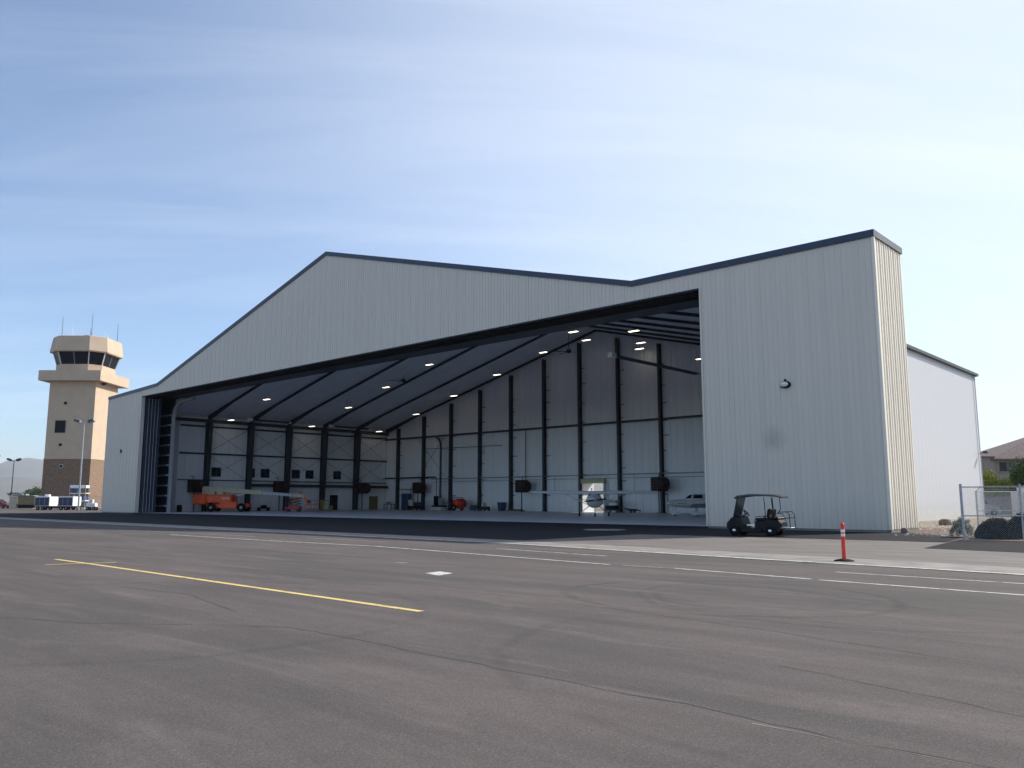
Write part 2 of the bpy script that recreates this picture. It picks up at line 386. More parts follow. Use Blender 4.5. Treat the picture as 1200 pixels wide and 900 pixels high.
# cracks and paving joints
def crack(pts, w, m='black', z=.006, jit=.03):
    out = []
    for a, b in zip(pts, pts[1:]):
        n = max(2, int((Vector(a) - Vector(b)).length / .22))
        for i in range(n):
            t = i / n; out.append((a[0] + (b[0] - a[0]) * t + random.uniform(-jit, jit), a[1] + (b[1] - a[1]) * t + random.uniform(-jit, jit)))
    out.append(pts[-1]); mb = MB(); L = []; Q = []
    for i, p in enumerate(out):
        ww = w * random.uniform(.2, .75) / 2; L.append((p[0], p[1] + ww, z)); Q.append((p[0], p[1] - ww, z))
    k = len(out); mb.add(L + Q, [(i, k + i, k + i + 1, i + 1) for i in range(k - 1)])
    return mb.build('pavement_crack', m, fix=False)
mat('crack_dark', (.055, .05, .048), .95, var=.3)
mat('crack_pale', (.19, .165, .15), .95, var=.3)
for pts, w, m in (([(-13.3, 3.8), (-11.6, 4.4), (-10.6, 5.2), (-9.28, 6.04), (-7.3, 6.0), (-5.0, 5.93), (-3.6, 5.92), (-2.34, 5.8), (-1.2, 5.82)], .035, 'crack_dark'),
                  ([(-2.95, 5.74), (-2.3, 5.76), (-1.5, 5.78)], .03, 'crack_pale'),
                  ([(-14.8, 9.0), (-12.5, 10.2), (-9.0, 10.5), (-5.0, 9.9), (-2.5, 9.4)], .03, 'crack_dark'),
                  ([(-3.7, 7.9), (-1.5, 7.3), (1, 6.8)], .022, 'crack_dark'),
                  ([(-21, 9.6), (-17, 10.6), (-14.5, 10.1)], .05, 'crack_dark'), ([(-8.2, 14.4), (-6.5, 14.5), (-3.8, 13.3)], .04, 'crack_dark'),
                  ([(-16, 6.6), (-13.8, 6.9), (-11.2, 6.3)], .04, 'crack_dark'), ([(-12.6, 27.5), (-11.2, 27.2), (-10.2, 27.8), (-9.6, 27.4)], .08, 'crack_dark')):
    c = crack(pts, w, m); c['kind'] = 'structure'

# ------------------------------------------------------------------ hangar
H = thing('aircraft_hangar', 'huge grey metal hangar with stepped gable front and wide open door', 'hangar', HO)
def hp(name, mb, m, label=None): return mb.build(name, m, H, label, off=HO)
XL, XR, XC = -105.3, -20.0, -62.65
def top(x):                                 # parapet outline
    if x < -96.65: return 14.85 + (15.35 - 14.85) * (x + 110.55) / 13.9
    if x > -29.0: return 15.45
    return 15.35 + (24.45 - 15.35) * (1 - abs(x - XC + .15) / 33.85) if x < XC - .15 else 15.45 + (24.45 - 15.45) * (1 - (x - XC + .15) / 33.8)
OPL, OPR, OPZ = -100.7, -24.15, 14.15
YF, YB = 42.9, 47.2
# backing frame behind the ribbed sheets
outline = [(-110.55, .14), (OPL, .14), (OPL, OPZ), (OPR, OPZ), (OPR, .14), (-14.1, .14), (-14.1, 15.4), (-29, 15.4), (XC - .15, 24.4), (-96.65, 15.3), (-110.55, 14.8)]
hp('front_wall', MB().prism(outline, 'XZ', YF + .06, YF + .4), 'facade_metal')
hdr = [(-110.5, OPZ + .003), (-14.13, OPZ + .003), (-14.13, 15.35), (-29, 15.35), (XC - .15, 24.3), (-96.65, 15.2), (-110.5, 14.75)]
hp('header_box', MB().prism(hdr, 'XZ', YF + .42, YB), 'dark_steel')
pil = MB(); pil.box(-110.55, -110.2, YF + .4, YB, .1, OPZ); pil.box(-110.2, -105.9, YB - .3, YB, .1, OPZ)
pil.box(-14.4, -14.14, YF + .4, YB, .14, OPZ); pil.box(-20, -14.4, YB - .3, YB, .14, OPZ); hp('pylon_wall', pil, 'side_metal')
base = MB(); base.box(-110.5, OPL, YF + .03, YF + .3, 0, .14); base.box(OPR, -14.12, YF + .03, YF + .3, 0, .14); base.box(-14.3, -14.08, YF + .05, YB, 0, .14); hp('base_curb', base, 'concrete')
def ribbed(x0, x1, zb, zt, ribs, depth=.028, rw=.03):
    """vertical ribbed sheet in the XZ plane facing -Y, returned as MB; zb, zt functions of x"""
    w = x1 - x0; xs = [(x0, 0)]; p = w / ribs
    for k in range(ribs):
        c = x0 + p * (k + .5); d = depth * (1.5 if k == 0 else 1)
        xs += [(c - rw * 1.35, 0), (c - rw, -d), (c + rw, -d), (c + rw * 1.35, 0)]
    xs.append((x1, 0)); mb = MB()
    n = len(xs); mb.add([(x, y, zb(x)) for x, y in xs] + [(x, y, zt(x)) for x, y in xs], [(i, i + 1, n + i + 1, n + i) for i in range(n - 1)])
    return mb
PW = .918
nP = 105; xs = [-110.55 + (96.45) * i / nP for i in range(nP + 1)]
# snap panel edges to the opening jambs
def snap(x):
    for k in (OPL, OPR, -96.65, -29.0, XC - .15):
        if abs(x - k) < PW / 2 + .001: return k
    return x
xs = [snap(x) for x in xs]
for a, b in zip(xs, xs[1:]):
    mid = (a + b) / 2; zb = OPZ if OPL < mid < OPR else .12
    mb = ribbed(a + .002, b - .002, lambda x: zb, lambda x: top(x) - .1, 3, .03, .025)
    for i, (x, y, z) in enumerate(mb.v): mb.v[i] = (x, YF + y, z)
    hp('wall_panel', mb, 'facade_metal')
# pylon side (faces +X)
mb = ribbed(0, .716, lambda x: .16, lambda x: 15.1, 2, .032, .03)
mb.v = [(-14.08 - y, YF + .02 + x, z) for x, y, z in mb.v]; sp0 = hp('side_panel', mb, 'side_metal')
for i in range(1, 6): instance(sp0, H, (0, .716 * i, 0))
# side panel of the left pylon, corner trims and jamb trims
tr = MB()
tr.box(-14.14, -14.0, YF - .05, YF + .08, .14, 15.1); hp('corner_trim', tr, 'side_metal')
for xx in (OPL, OPR): hp('jamb_trim', MB().box(xx - .06, xx + .06, YF - .05, YF + .4, .12, OPZ), 'facade_metal')
hp('corner_trim', MB().box(-110.62, -110.5, YF - .05, YF + .08, .12, 14.75), 'facade_metal')
hp('lintel_trim', MB().box(OPL, OPR, YF - .045, YF + .4, OPZ - .06, OPZ - .005), 'dark_steel')
# parapet cap
capx = [(-110.65, 14.85), (-96.65, 15.35), (XC - .15, 24.45), (-29, 15.45), (-13.98, 15.45)]
for i, (a, b) in enumerate(zip(capx, capx[1:])):
    hp('parapet_cap', MB().prism([(a[0], a[1] - .36), (b[0], b[1] - .36), (b[0], b[1] + .02), (a[0], a[1] + .02)], 'XZ', YF - .09 - .002 * i, YF + .55), 'cap_blue')
hp('parapet_cap', MB().box(-14.3, -13.985, YF + .551, YB + .08, 15.12, 15.47), 'cap_grey')
# side wall of the main building, smooth white panels
hp('side_wall', MB().box(-20.6, -20.012, YB, 86.6, .85, 13.2), 'white_metal')
hp('wall_base', MB().box(-20.62, -19.97, YB, 86.6, 0, .85), 'offwhite')
wp = MB(); wp.box(-20.012, -20.0, .002, 1.004, .86, 13.2)
wp.v = [(x, YB + .05 + y, z) for x, y, z in wp.v]; w0 = hp('insulated_panel', wp, 'white_metal')
for i in range(1, 39): instance(w0, H, (0, 1.008 * i, 0))
hp('side_wall', MB().box(-105.9, XL - .02, YB, 86.6, 0, 12.9), 'white_metal')
# back wall with a roller door hole
DX0, DX1, DZ = -65.2, -61.9, 3.75
gab = lambda x: 23.6 - .25 * abs(x - XC)
bw = MB()
bw.prism([(-105.9, 0), (DX0, 0), (DX0, DZ), (DX0, gab(DX0)), (-105.9, gab(-105.9))], 'XZ', 84.6, 86.6)
bw.prism([(DX0, DZ), (DX1, DZ), (DX1, gab(DX1)), (XC, gab(XC)), (DX0, gab(DX0))], 'XZ', 84.6, 86.6)
bw.prism([(DX1, 0), (-20.05, 0), (-20.05, gab(-20.05)), (DX1, gab(DX1))], 'XZ', 84.6, 86.6)
hp('back_wall', bw, 'white_metal')
# roof slabs
for sgn in (-1, 1):
    xe = XC + sgn * 42.66; r = MB()
    r.prism([(XC, 23.62), (xe, 23.62 - .25 * 42.66), (xe, 24.15 - .25 * 42.66), (XC, 24.1)], 'XZ', YB + .002, 87.0)
    hp('roof', r, 'grey_metal')
hp('eave_gutter', MB().prism([(-20.0, 13.22), (-19.72, 13.26), (-19.7, 13.48), (-19.98, 13.50)], 'XZ', YB + .01, 87.1), 'cap_grey')
hp('downpipe', MB().tube((-19.9, 86.3, .3), (-19.9, 86.3, 13.2), .05), 'white_metal')
# liner panels inside: back wall
def liner_panel(w):
    mb = MB(); return mb
for i in range(85):
    x0 = XL + i * 1.0035; x1 = x0 + .995; z0 = .12
    if x1 > DX0 and x0 < DX1: z0 = DZ + .05
    if x0 < DX0 < x1 and False: pass
    mb = MB(); ring = lambda f: [(x0, 84.6, f(x0)), (x0 + .03, 84.55, f(x0)), (x1 - .03, 84.55, f(x1)), (x1, 84.6, f(x1))]
    mb.loft([ring(lambda x: z0), ring(lambda x: gab(x) - .25)]); hp('liner_panel', mb, 'liner')
lp = MB(); lp.loft([[(XL - .02, 0, .12), (XL + .03, .03, .12), (XL + .03, .97, .12), (XL - .02, 1.0, .12)], [(XL - .02, 0, 12.6), (XL + .03, .03, 12.6), (XL + .03, .97, 12.6), (XL - .02, 1.0, 12.6)]])
lp.v = [(x, y + 50.0, z) for x, y, z in lp.v]; l0 = hp('liner_panel', lp, 'liner')
for i in range(1, 34): instance(l0, H, (0, 1.015 * i, 0))
# ceiling panels between the frames
FY = [47.8, 53.8, 60.0, 66.1, 72.2, 78.3, 84.2]
edges = [YB] + [y for y in FY[1:-1]] + [84.6]
for a, b in zip(edges, edges[1:]):
    for sgn in (-1, 1):
        for k in range(3):
            d0, d1 = 14.3 * k, 14.3 * (k + 1) - .03
            if k == 2: d1 = 42.6
            hp('ceiling_panel', MB().prism([(XC + sgn * (d0 + .01), 23.45 - .25 * d0), (XC + sgn * d1, 23.45 - .25 * d1), (XC + sgn * d1, 23.60 - .25 * d1), (XC + sgn * (d0 + .01), 23.6 - .25 * d0)], 'XZ', a + .02, b - .02), 'ceiling_liner')
# rigid frames: rafters and columns
def ibeam_prism(poly_out, y, fl=.32, web=.06, m='dark_steel', name='rafter'):
    pass
for y in FY:
    for sgn in (-1, 1):
        r = MB(); T = lambda d: 23.43 - .25 * d
        dep = lambda d: .25 + .5 * max(0, d - 38) / 4.6
        ds = [0, 36, 42.4]
        topl = [(XC + sgn * d, T(d)) for d in ds]; bot = [(XC + sgn * d, T(d) - dep(d)) for d in ds]
        r.prism(topl + bot[::-1], 'XZ', y - .03, y + .03)
        r.prism(bot + [(p[0], p[1] + .04) for p in bot[::-1]], 'XZ', y - .12, y + .12)
        r.prism(topl + [(p[0], p[1] - .04) for p in topl[::-1]], 'XZ', y - .115, y + .115)
        hp('rafter', r, 'dark_steel')
        if y < 84:
            c = MB(); x = XL + .04 if sgn < 0 else XR - .62; d = -sgn
            xo = x; xi0 = x + d * .75; xi1 = x + d * 1.25
            c.prism([(xo, .12), (xi0, .12), (xi1, 12.0), (xo, 12.0)], 'XZ', y - .035, y + .035)
            c.prism([(xi0, .12), (xi0 + d * .05, .12), (xi1 + d * .05, 12.0), (xi1, 12.0)], 'XZ', y - .22, y + .22)
            c.box(min(xo, xo + d * .05), max(xo, xo + d * .05), y - .22, y + .22, .12, 12.0)
            c.box(min(xo, xo + d * .9), max(xo, xo + d * .9), y - .3, y + .3, .1, .16)
            hp('column', c, 'dark_steel')
# first frame is pale: post with a curved haunch beside the door pocket
ph = MB(); ph.box(-100.75, -100.45, 46.75, 47.1, .1, 12.0)
hp('door_post', ph, 'light_steel')
arc = [(-100.6 + 2.6 * (1 - math.cos(t)), 46.95, 12.0 + 1.75 * math.sin(t)) for t in [R(90) * i / 8 for i in range(9)]]
am = MB()
for a, b in zip(arc, arc[1:]): am.beam(a, b, .34, .38)
am.beam(arc[-1], (-95.5, 46.95, 13.9), .3, .34)
hp('curved_duct', am, 'light_steel')
# girts
gm = lambda *a: MB().box(*a)
for z, h in ((11.4, .22), (7.75, .22), (4.25, .12)):
    hp('girt', gm(XL + .03, XL + .28, 50.1, 84.5, z - h / 2, z + h / 2), 'dark_steel')
hp('crane_beam', gm(XL + .3, XL + .75, 60.3, 84.5, 3.45, 3.85), 'dark_steel')
hp('eave_strut', gm(XL + .04, XL + .6, 47.9, 84.5, 11.95, 12.35), 'dark_steel')
hp('girt', gm(XL + .05, -20.1, 84.2, 84.52, 11.08, 11.34), 'dark_steel')
hp('girt', gm(XL + .05, XL + 12, 84.38, 84.52, 5.0, 5.14), 'dark_steel')
hp('pipe', MB().tube((-94, 84.3, 4.75), (-20.5, 84.3, 4.75), .07), 'galv'); hp('pipe', MB().tube((-94, 84.3, 4.3), (-20.5, 84.3, 4.3), .035), 'galv')
for k in range(10):
    z = .8 + k * 1.25; hp('girt', gm(-108, -100.9, 46.6, 46.88, z, z + .18), 'light_steel')
hp('pocket_lining', MB().box(-110, -100.8, 46.885, 46.895, .1, 13.9), 'leaf_blue')
hp('pocket_wall', MB().box(-105.9, -100.8, 46.9, YB, .1, OPZ), 'dark_steel')
# bracing rods
for ya, yb in zip(FY[1:-1], FY[2:]):
    for za, zb in ((8.0, 11.2), (4.4, 7.6)):
        br = MB(); br.tube((XL + .2, ya + .25, za), (XL + .2, yb - .25, zb), .022, 5); br.tube((XL + .23, ya + .25, zb), (XL + .23, yb - .25, za), .022, 5)
        hp('brace_rod', br, 'dark_steel')
br = MB(); br.tube((-97.3, 84.4, 5.2), (-91.3, 84.4, 11.0), .025, 5); br.tube((-97.3, 84.37, 11.0), (-91.3, 84.37, 5.2), .025, 5); hp('brace_rod', br, 'dark_steel')
# back wall columns
for i in range(14):
    x = -101.9 + 6.08 * i
    if x > -21: break
    w = .15; c = MB(); zt = gab(x) - .9
    c.box(x - .03, x + .03, 84.0, 84.54, .1, zt); c.box(x - w, x + w, 83.96, 84.02, .1, zt); c.box(x - w, x + w, 84.48, 84.54, .1, zt); c.box(x - .3, x + .3, 83.9, 84.54, .1, .14)
    cc = hp('column', c, 'dark_steel')
    rr = random.Random(i); z = 2.2
    while z < zt - 1.5:
        L = rr.uniform(.45, 1.0); MB().box(x + .2, x + .2 + L, 84.2, 84.25, z, z + .08).build('bracket', 'dark_steel', cc, off=HO); z += rr.uniform(1.5, 2.8)
# windows in the left wall and door, downpipe frame
for y in (55.4, 60.5, 62.8, 67.8, 70.15, 75.1):
    w = hp('window', MB().box(XL + .02, XL + .11, y - .68, y + .68, 4.72, 5.98), 'dark_steel')
    MB().box(XL + .11, XL + .125, y - .58, y + .58, 4.82, 5.88).build('pane', 'glass_dark', w, off=HO)
    MB().box(XL + .125, XL + .14, y - .03, y + .03, 4.82, 5.88).build('mullion', 'dark_steel', w, off=HO)
d = hp('door', MB().box(XL + .03, XL + .1, 73.9, 75.3, .12, 2.35), 'black'); MB().box(XL + .1, XL + .16, 75.05, 75.15, 1.0, 1.1).build('handle', 'chrome', d, off=HO)
hp('door', MB().box(XL + .03, XL + .09, 81.3, 83.0, .12, 2.2), 'brown', 'brown wooden door at the far corner')
fr = MB(); fr.path([(-104.9, 83.6, 4.95), (-92.1, 83.6, 4.9), (-92.1, 83.6, 1.9)], .06); hp('pipe', fr, 'dark_steel')
fr = MB(); fr.path([(-90.9, 83.3, .1), (-90.9, 83.3, 9.9), (-91.3, 83.3, 10.6), (-92.6, 83.8, 11.1)], .16, 8); hp('riser_pipe', fr, 'dark_steel')
fr = MB(); fr.path([(-95.4, 84.2, 9.35), (-79.2, 84.2, 9.2)], .045); fr.path([(-82.8, 84.2, 9.2), (-82.8, 84.2, 8.0)], .03); hp('pipe', fr, 'dark_steel')
for x in (-83.1, -69.6, -57.1): hp('pipe', MB().tube((x, 84.1, 4.7), (x, 84.1, 2.6), .03), 'galv')
hp('conduit', MB().tube((-74.9, 84.3, 4.2), (-74.9, 84.3, 11.1), .05), 'dark_steel')
# roller door surround at the back opening
for xx in (DX0 - .05, DX1 + .05): hp('roller_door_jamb', MB().box(xx - .07, xx + .07, 84.3, 86.7, .1, DZ), 'white_paint')
hp('roller_door_box', MB().bbox(DX0 - .35, DX1 + .35, 84.0, 84.54, DZ - .05, DZ + .5, .04), 'lift_tan', 'pale yellow housing of the rolled-up back door')
# sliding door leaves parked in the left pocket
for i in range(5):
    y = 43.42 + i * .38
    lf = hp('door_leaf', MB().box(-110.0, -100.35, y, y + .28, .14, 13.95), 'leaf_blue')
    if i > 3: continue
    MB().box(-100.40, -100.31, y + .23, y + .29, .16, 13.9).build('edge_trim', 'light_steel', lf, off=HO)
    hp('door_track', MB().box(-110, -14.5, y + .1, y + .2, 13.98, OPZ), 'black')
hp('door_threshold', MB().prism([(42.3, .012), (42.99, .012), (42.99, .101), (42.9, .101)], 'YZ', OPL, OPR), 'asphalt_shaded')
struct('hangar_floor', MB().prism([(-110.4, 43.0), (-14.5, 43.0), (-14.5, 47.1), (-20.3, 47.1), (-20.3, 86.55), (-105.6, 86.55), (-105.6, 47.1), (-110.4, 47.1)], 'XY', -.2, .1), 'concrete_floor')

# ------------------------------------------------------------------ lights on the facade
def wall_lamp(loc, label, rz=0, s=1):
    t = thing('wall_lamp', label, 'light', loc, rz)
    MB().lathe([(.34 * s, 0), (.36 * s, -.05), (.30 * s, -.16), (.22 * s, -.18)], (0, 0, 0), 'Y', 20, Matrix.Diagonal((1, 1, .62, 1))).build('housing', 'black', t)
    MB().lathe([(.27 * s, -.15), (.25 * s, -.2), (.02, -.24)], (-.02, 0, .01), 'Y', 18, Matrix.Diagonal((1, 1, .6, 1))).build('lens', 'white_paint', t)
    MB().box(-.04, .04, -.1, 0, .2 * s, .34 * s).build('bracket', 'black', t)
    return t
wall_lamp((-19.1, YF - .03, 7.83), 'oval black-framed bulkhead lamp high on the right pylon of the hangar', 0, .9)
wall_lamp((-105.7, YF - .03, 7.62), 'tiny dark bulkhead lamp on the left pylon of the hangar', 0, .8)
t = thing('floodlight', 'dark floodlight jutting from the far rear corner of the white hangar wall', 'light', (-19.98, 86.3, 5.9))
MB().tube((0, 0, 0), (.35, 0, .06), .03).build('arm', 'dark_steel', t)
MB().bbox(.3, .75, -.2, .2, .0, .22, .05).build('lamp_head', 'dark_steel', t)

# ------------------------------------------------------------------ ceiling lights, heaters, fans
lamp_spots = [(-103, 56, 12.3, 'lowest light at the left wall in the row nearest the door'), (-94.2, 56, 14.4, 'upper of the two lights in the row nearest the door'),
    (-103, 68.8, 12.3, 'middle-row light closest to the left wall'), (-94.2, 68.8, 14.4, 'middle-row light second from the left wall'),
    (-86, 68.8, 16.5, 'middle-row light third from the left wall'), (-77.4, 68.8, 18.6, 'middle-row light fourth from the left wall, halfway up the slope'),
    (-54.2, 68.8, 19.6, 'middle-row light just right of the ridge, under the header'), (-46.4, 68.8, 18.6, 'large bright light highest in the cluster of three right of the ridge'),
    (-103, 81.2, 12.3, 'back-row light lowest in the far left corner'), (-94.2, 81.2, 14.4, 'back-row light second from the left wall'),
    (-86, 81.2, 16.5, 'back-row light third from the left wall'), (-77.4, 81.2, 18.7, 'back-row light fourth from the left wall'),
    (-69, 81.2, 20.8, 'back-row light fifth from the left wall, near the ridge'), (-61.9, 81.2, 21.5, 'small back-row light directly under the roof ridge'),
    (-53.8, 81.2, 20.1, 'middle light of the stacked three right of the ridge'), (-55.2, 83.0, 19.8, 'lowest light of the stacked three right of the ridge'),
    (-45.9, 81.2, 17.25, 'light cut off by the edge of the right pylon')]
proto = None
for x, y, z, lb in lamp_spots:
    if proto is None:
        t = proto = thing('ceiling_light', '', 'light', (0, 0, 0), 0, 'lit lights under the hangar ceiling')
        MB().bbox(-.62, .62, -.24, .24, 0, .12, .02).build('housing', 'grey_metal', t)
        MB().box(-.56, .56, -.19, .19, -.03, -.002).build('diffuser', 'lamp_white', t)
        hr = MB(); hr.tube((-.5, 0, .1), (-.5, 0, .95), .012, 5); hr.tube((.5, 0, .1), (.5, 0, .95), .012, 5); hr.build('hanger', 'dark_steel', t)
        t.location = (x, y, z); t['label'] = 'lit ' + lb
    else: copy_tree(proto, (x, y, z), 0, ('lit ' + lb)[:110])
def heater(x, y0, y1, z, label):
    t = thing('tube_heater', label, 'heater', (x, y0, z), 0, 'tube heaters hung along the hangar')
    L = y1 - y0
    MB().prism([(-.22, -.08), (-.1, .12), (.1, .12), (.22, -.08), (.19, -.08), (.08, .09), (-.08, .09), (-.19, -.08)], 'XZ', .3, L).build('reflector', 'dark_steel', t)
    MB().tube((0, .3, 0), (0, L, 0), .05).build('burner_tube', 'dark_steel', t)
    MB().bbox(-.25, .25, -.35, .3, -.2, .2, .03).build('burner_box', 'white_paint', t)
    MB().bbox(-.16, .16, L, L + .3, -.14, .14, .03).build('fan_box', 'white_paint', t)
    h = MB()
    for k in range(4): h.tube((0, .4 + k * (L - .6) / 3, .1), (0, .4 + k * (L - .6) / 3, 1.6 if x > -90 else .6), .012, 5)
    h.build('hanger', 'dark_steel', t); return t
heater(-38, 53.2, 66.5, 13.05, 'long dark tube heater with shiny burner ends beside the right pylon')
heater(-38, 70.5, 82.5, 13.05, 'second tube heater beyond the long one near the right pylon')
heater(-101.5, 58.0, 64, 12.4, 'short tube heater over the boom lift near the left wall')
heater(-101.5, 71.2, 78, 12.4, 'tube heater above the dark doorway in the left wall')
def fan(x, y, z, ztop, label):
    t = thing('ceiling_fan', label, 'fan', (x, y, z), 0, 'ceiling fans on drop rods')
    MB().tube((0, 0, .1), (0, 0, ztop - z), .03).build('drop_rod', 'dark_steel', t)
    MB().lathe([(.05, .3), (.22, .25), (.3, .05), (.3, -.12), (.1, -.2)], (0, 0, 0), 'Z', 16).build('motor', 'black', t)
    for k in range(5):
        a = 2 * math.pi * k / 5 + .3; M = Matrix.Rotation(a, 4, 'Z') @ Matrix.Rotation(R(10), 4, 'X')
        MB().box(.28, 1.9, -.09, .09, -.03, -.012, M).build('blade', 'dark_steel', t)
fan(-83.85, 70, 17.3, 18.0, 'small ceiling fan hanging on a rod from the left roof slope')
fan(-60.6, 76, 19.2, 22.6, 'ceiling fan below the ridge beside the long tube heater')

# ------------------------------------------------------------------ foam drums on posts along the walls
def foam(x, y, ax, label, w=1.9):
    t = thing('foam_generator', label, 'fire equipment', (x, y, .1), 0 if ax == 'Y' else R(90), 'dark red foam generators standing along the walls')
    MB().bbox(-w / 2 + .2, w / 2 - .5, -.55, .55, 2.5, 4.15, .08).build('housing', 'dark_red', t)
    rr = MB()
    for k in range(5): rr.box(-w / 2 + .18, w / 2 - .48, -.575, -.555, 2.65 + k * .3, 2.72 + k * .3)
    rr.build('louvre', 'black', t)
    MB().lathe([(.5, 0), (.78, .1), (.82, .5), (.7, .72), (.3, .74)], (w / 2 - .55, 0, 3.32), 'X', 20).build('outlet_drum', 'dark_red', t)
    MB().tube((0, 0, 0), (0, 0, 2.55), .07).build('post', 'black', t); MB().box(-.25, .25, -.25, .25, 0, .03).build('base_plate', 'black', t)
    MB().path([(-.1, .3, 4.1), (-.1, .3, 4.6), (-.1, .9, 4.65)], .05).build('feed_pipe', 'dark_steel', t)
foam(-95.1, 82.6, 'Y', 'dark red foam generator on a post near the far left corner, beside the grey cabinet')
foam(-74.1, 82.6, 'Y', 'dark red foam generator at the left wingtip of the high-wing plane')
foam(-52.7, 82.6, 'Y', 'dark red foam generator between the two parked planes')
foam(-103.9, 51.8, 'X', 'dark foam generator left of the orange boom lift')
foam(-103.9, 64.4, 'X', 'dark foam generator behind the tip of the tan boom')
foam(-103.9, 78.9, 'X', 'dark foam generator right of the dark doorway in the left wall')

# ------------------------------------------------------------------ air traffic control tower
T = thing('control_tower', 'tan air traffic control tower with glazed cab and brown brick base', 'control tower', S(-89, 170), YAW)
def octo(h, c, z): return [(-h + c, -h, z), (h - c, -h, z), (h, -h + c, z), (h, h - c, z), (h - c, h, z), (-h + c, h, z), (-h, h - c, z), (-h, -h + c, z)]
MB().box(-4.72, 4.72, -4.72, 4.72, 0, 9.75).build('brick_base', 'brick', T)
MB().box(-4.76, 4.76, -4.76, 4.76, 9.75, 9.87).build('band', 'cream', T)
MB().box(-4.68, 4.68, -4.68, 4.68, 9.87, 25.5).build('shaft', 'cream', T)
MB().box(-6.25, 6.25, -6.25, 6.25, 25.45, 27.5).build('balcony', 'cream', T)
MB().loft([octo(4.75, 1.9, 27.5), octo(4.75, 1.9, 29.0)]).build('cab_wall', 'cream', T)
lo, hi = octo(4.62, 1.85, 29.0), octo(5.35, 2.2, 31.6)
for i in range(8):
    a0, a1, b0, b1 = [Vector(p) for p in (lo[i], lo[(i + 1) % 8], hi[i], hi[(i + 1) % 8])]
    w = MB(); w.add([a0, a1, b1, b0], [(0, 1, 2, 3)]); f = w.build('window', 'glass_dark', T, fix=False)
    MB().beam(a0, b0, .2, .2).build('mullion', 'offwhite', f)
    if i in (0, 2, 4, 6): MB().beam((a0 + a1) / 2, (b0 + b1) / 2, .1, .1).build('mullion', 'grey_metal', f)
MB().loft([octo(5.85, 2.45, 31.5), octo(5.95, 2.5, 31.7), octo(5.55, 2.35, 34.7), octo(5.4, 2.3, 34.8)]).build('cab_roof', 'cream', T)
f = MB().box(-2.95, -.85, -4.8, -4.69, 15.0, 17.5).build('window', 'dark_steel', T); MB().box(-2.85, -.95, -4.83, -4.8, 15.1, 17.4).build('pane', 'glass_dark', f)
for x, z in ((-1.2, 21.0), (-1.6, 12.6), (-1.1, 8.3)): MB().box(x - .25, x + .25, -4.85, -4.7, z - .25, z + .25).build('vent', 'black', T)
MB().box(-1.45, -.75, -4.79, -4.73, 7.95, 8.65).build('vent_frame', 'offwhite', T)
MB().box(4.7, 5.4, -2.5, -1.9, 25.0, 25.42).build('balcony_light', 'dark_steel', T)
MB().box(-1.9, 1.2, -4.85, -4.7, 0, 2.4).build('door', 'dark_steel', T)
for x, y, h in ((-3.4, -4, 4.3), (3.2, -5, 4.8), (5.2, 1.8, 4.1), (.9, -1, 2.6)): MB().tube((x, y, 34.7), (x, y, 34.7 + h), .06, 6, .035).build('antenna', 'dark_steel', T)
for x, y, h in ((-1.9, -3, 2.3), (-.5, 2, 2.3), (3.9, -1, 2.0), (2.5, 3, 2.2), (-2.6, -1, 1.9)): MB().tube((x, y, 34.7), (x, y, 34.7 + h), .045, 6).build('whip_antenna', 'white_paint', T)
MB().box(-2.8, -1.0, -4.835, -4.832, 15.15, 17.35).build('added_black_sheet', 'black', T)  # black sheet added over the glass to cut its sky reflection
m_ = MB(); m_.bbox(-.8, .2, -1.2, -.4, 34.7, 35.1, .04); m_.tube((0, -.8, 35), (0, -.8, 35.9), .05); m_.box(-.5, .4, -.85, -.75, 35.7, 35.8); m_.build('roof_unit', 'grey_metal', T)

# ------------------------------------------------------------------ lamp posts
def lamp_post(loc, h, label, m='galv', two=True, proto_=None):
    t = thing('lamp_post', label, 'lamp post', loc, YAW)
    MB().lathe([(.3, 0), (.3, .4), (.12, .45)], (0, 0, 0), 'Z', 10).build('base', 'concrete', t)
    MB().tube((0, 0, .3), (0, 0, h), .14, 10, .08).build('pole', m, t)
    MB().beam((-1.1, 0, h - .1), (1.1, 0, h - .1), .1, .1).build('crossarm', m, t)
    for sx in (-1, 1):
        M = Matrix.Translation((sx * 1.15, -.1, h)) @ Matrix.Rotation(sx * R(-18), 4, 'Y') @ Matrix.Rotation(R(-15), 4, 'X')
        hd = MB().bbox(-.55, .55, -.3, .3, 0, .45, .08, M).build('lamp_head', 'dark_steel' if m != 'galv' else 'grey_metal', t)
        MB().box(-.42, .42, -.33, -.29, .06, .38, M).build('lens', 'glass_tint', hd)
lamp_post(S(-67.2, 129), 13.7, 'tall pale pole with twin floodlights in front of the control tower')
lamp_post(S(-114.5, 190), 10.6, 'thin dark twin-headed street lamp left of the control tower', 'dark_steel')
lamp_post(S(-119.5, 190), 11.4, 'twin-headed street lamp at the very left edge of the picture', 'dark_steel')

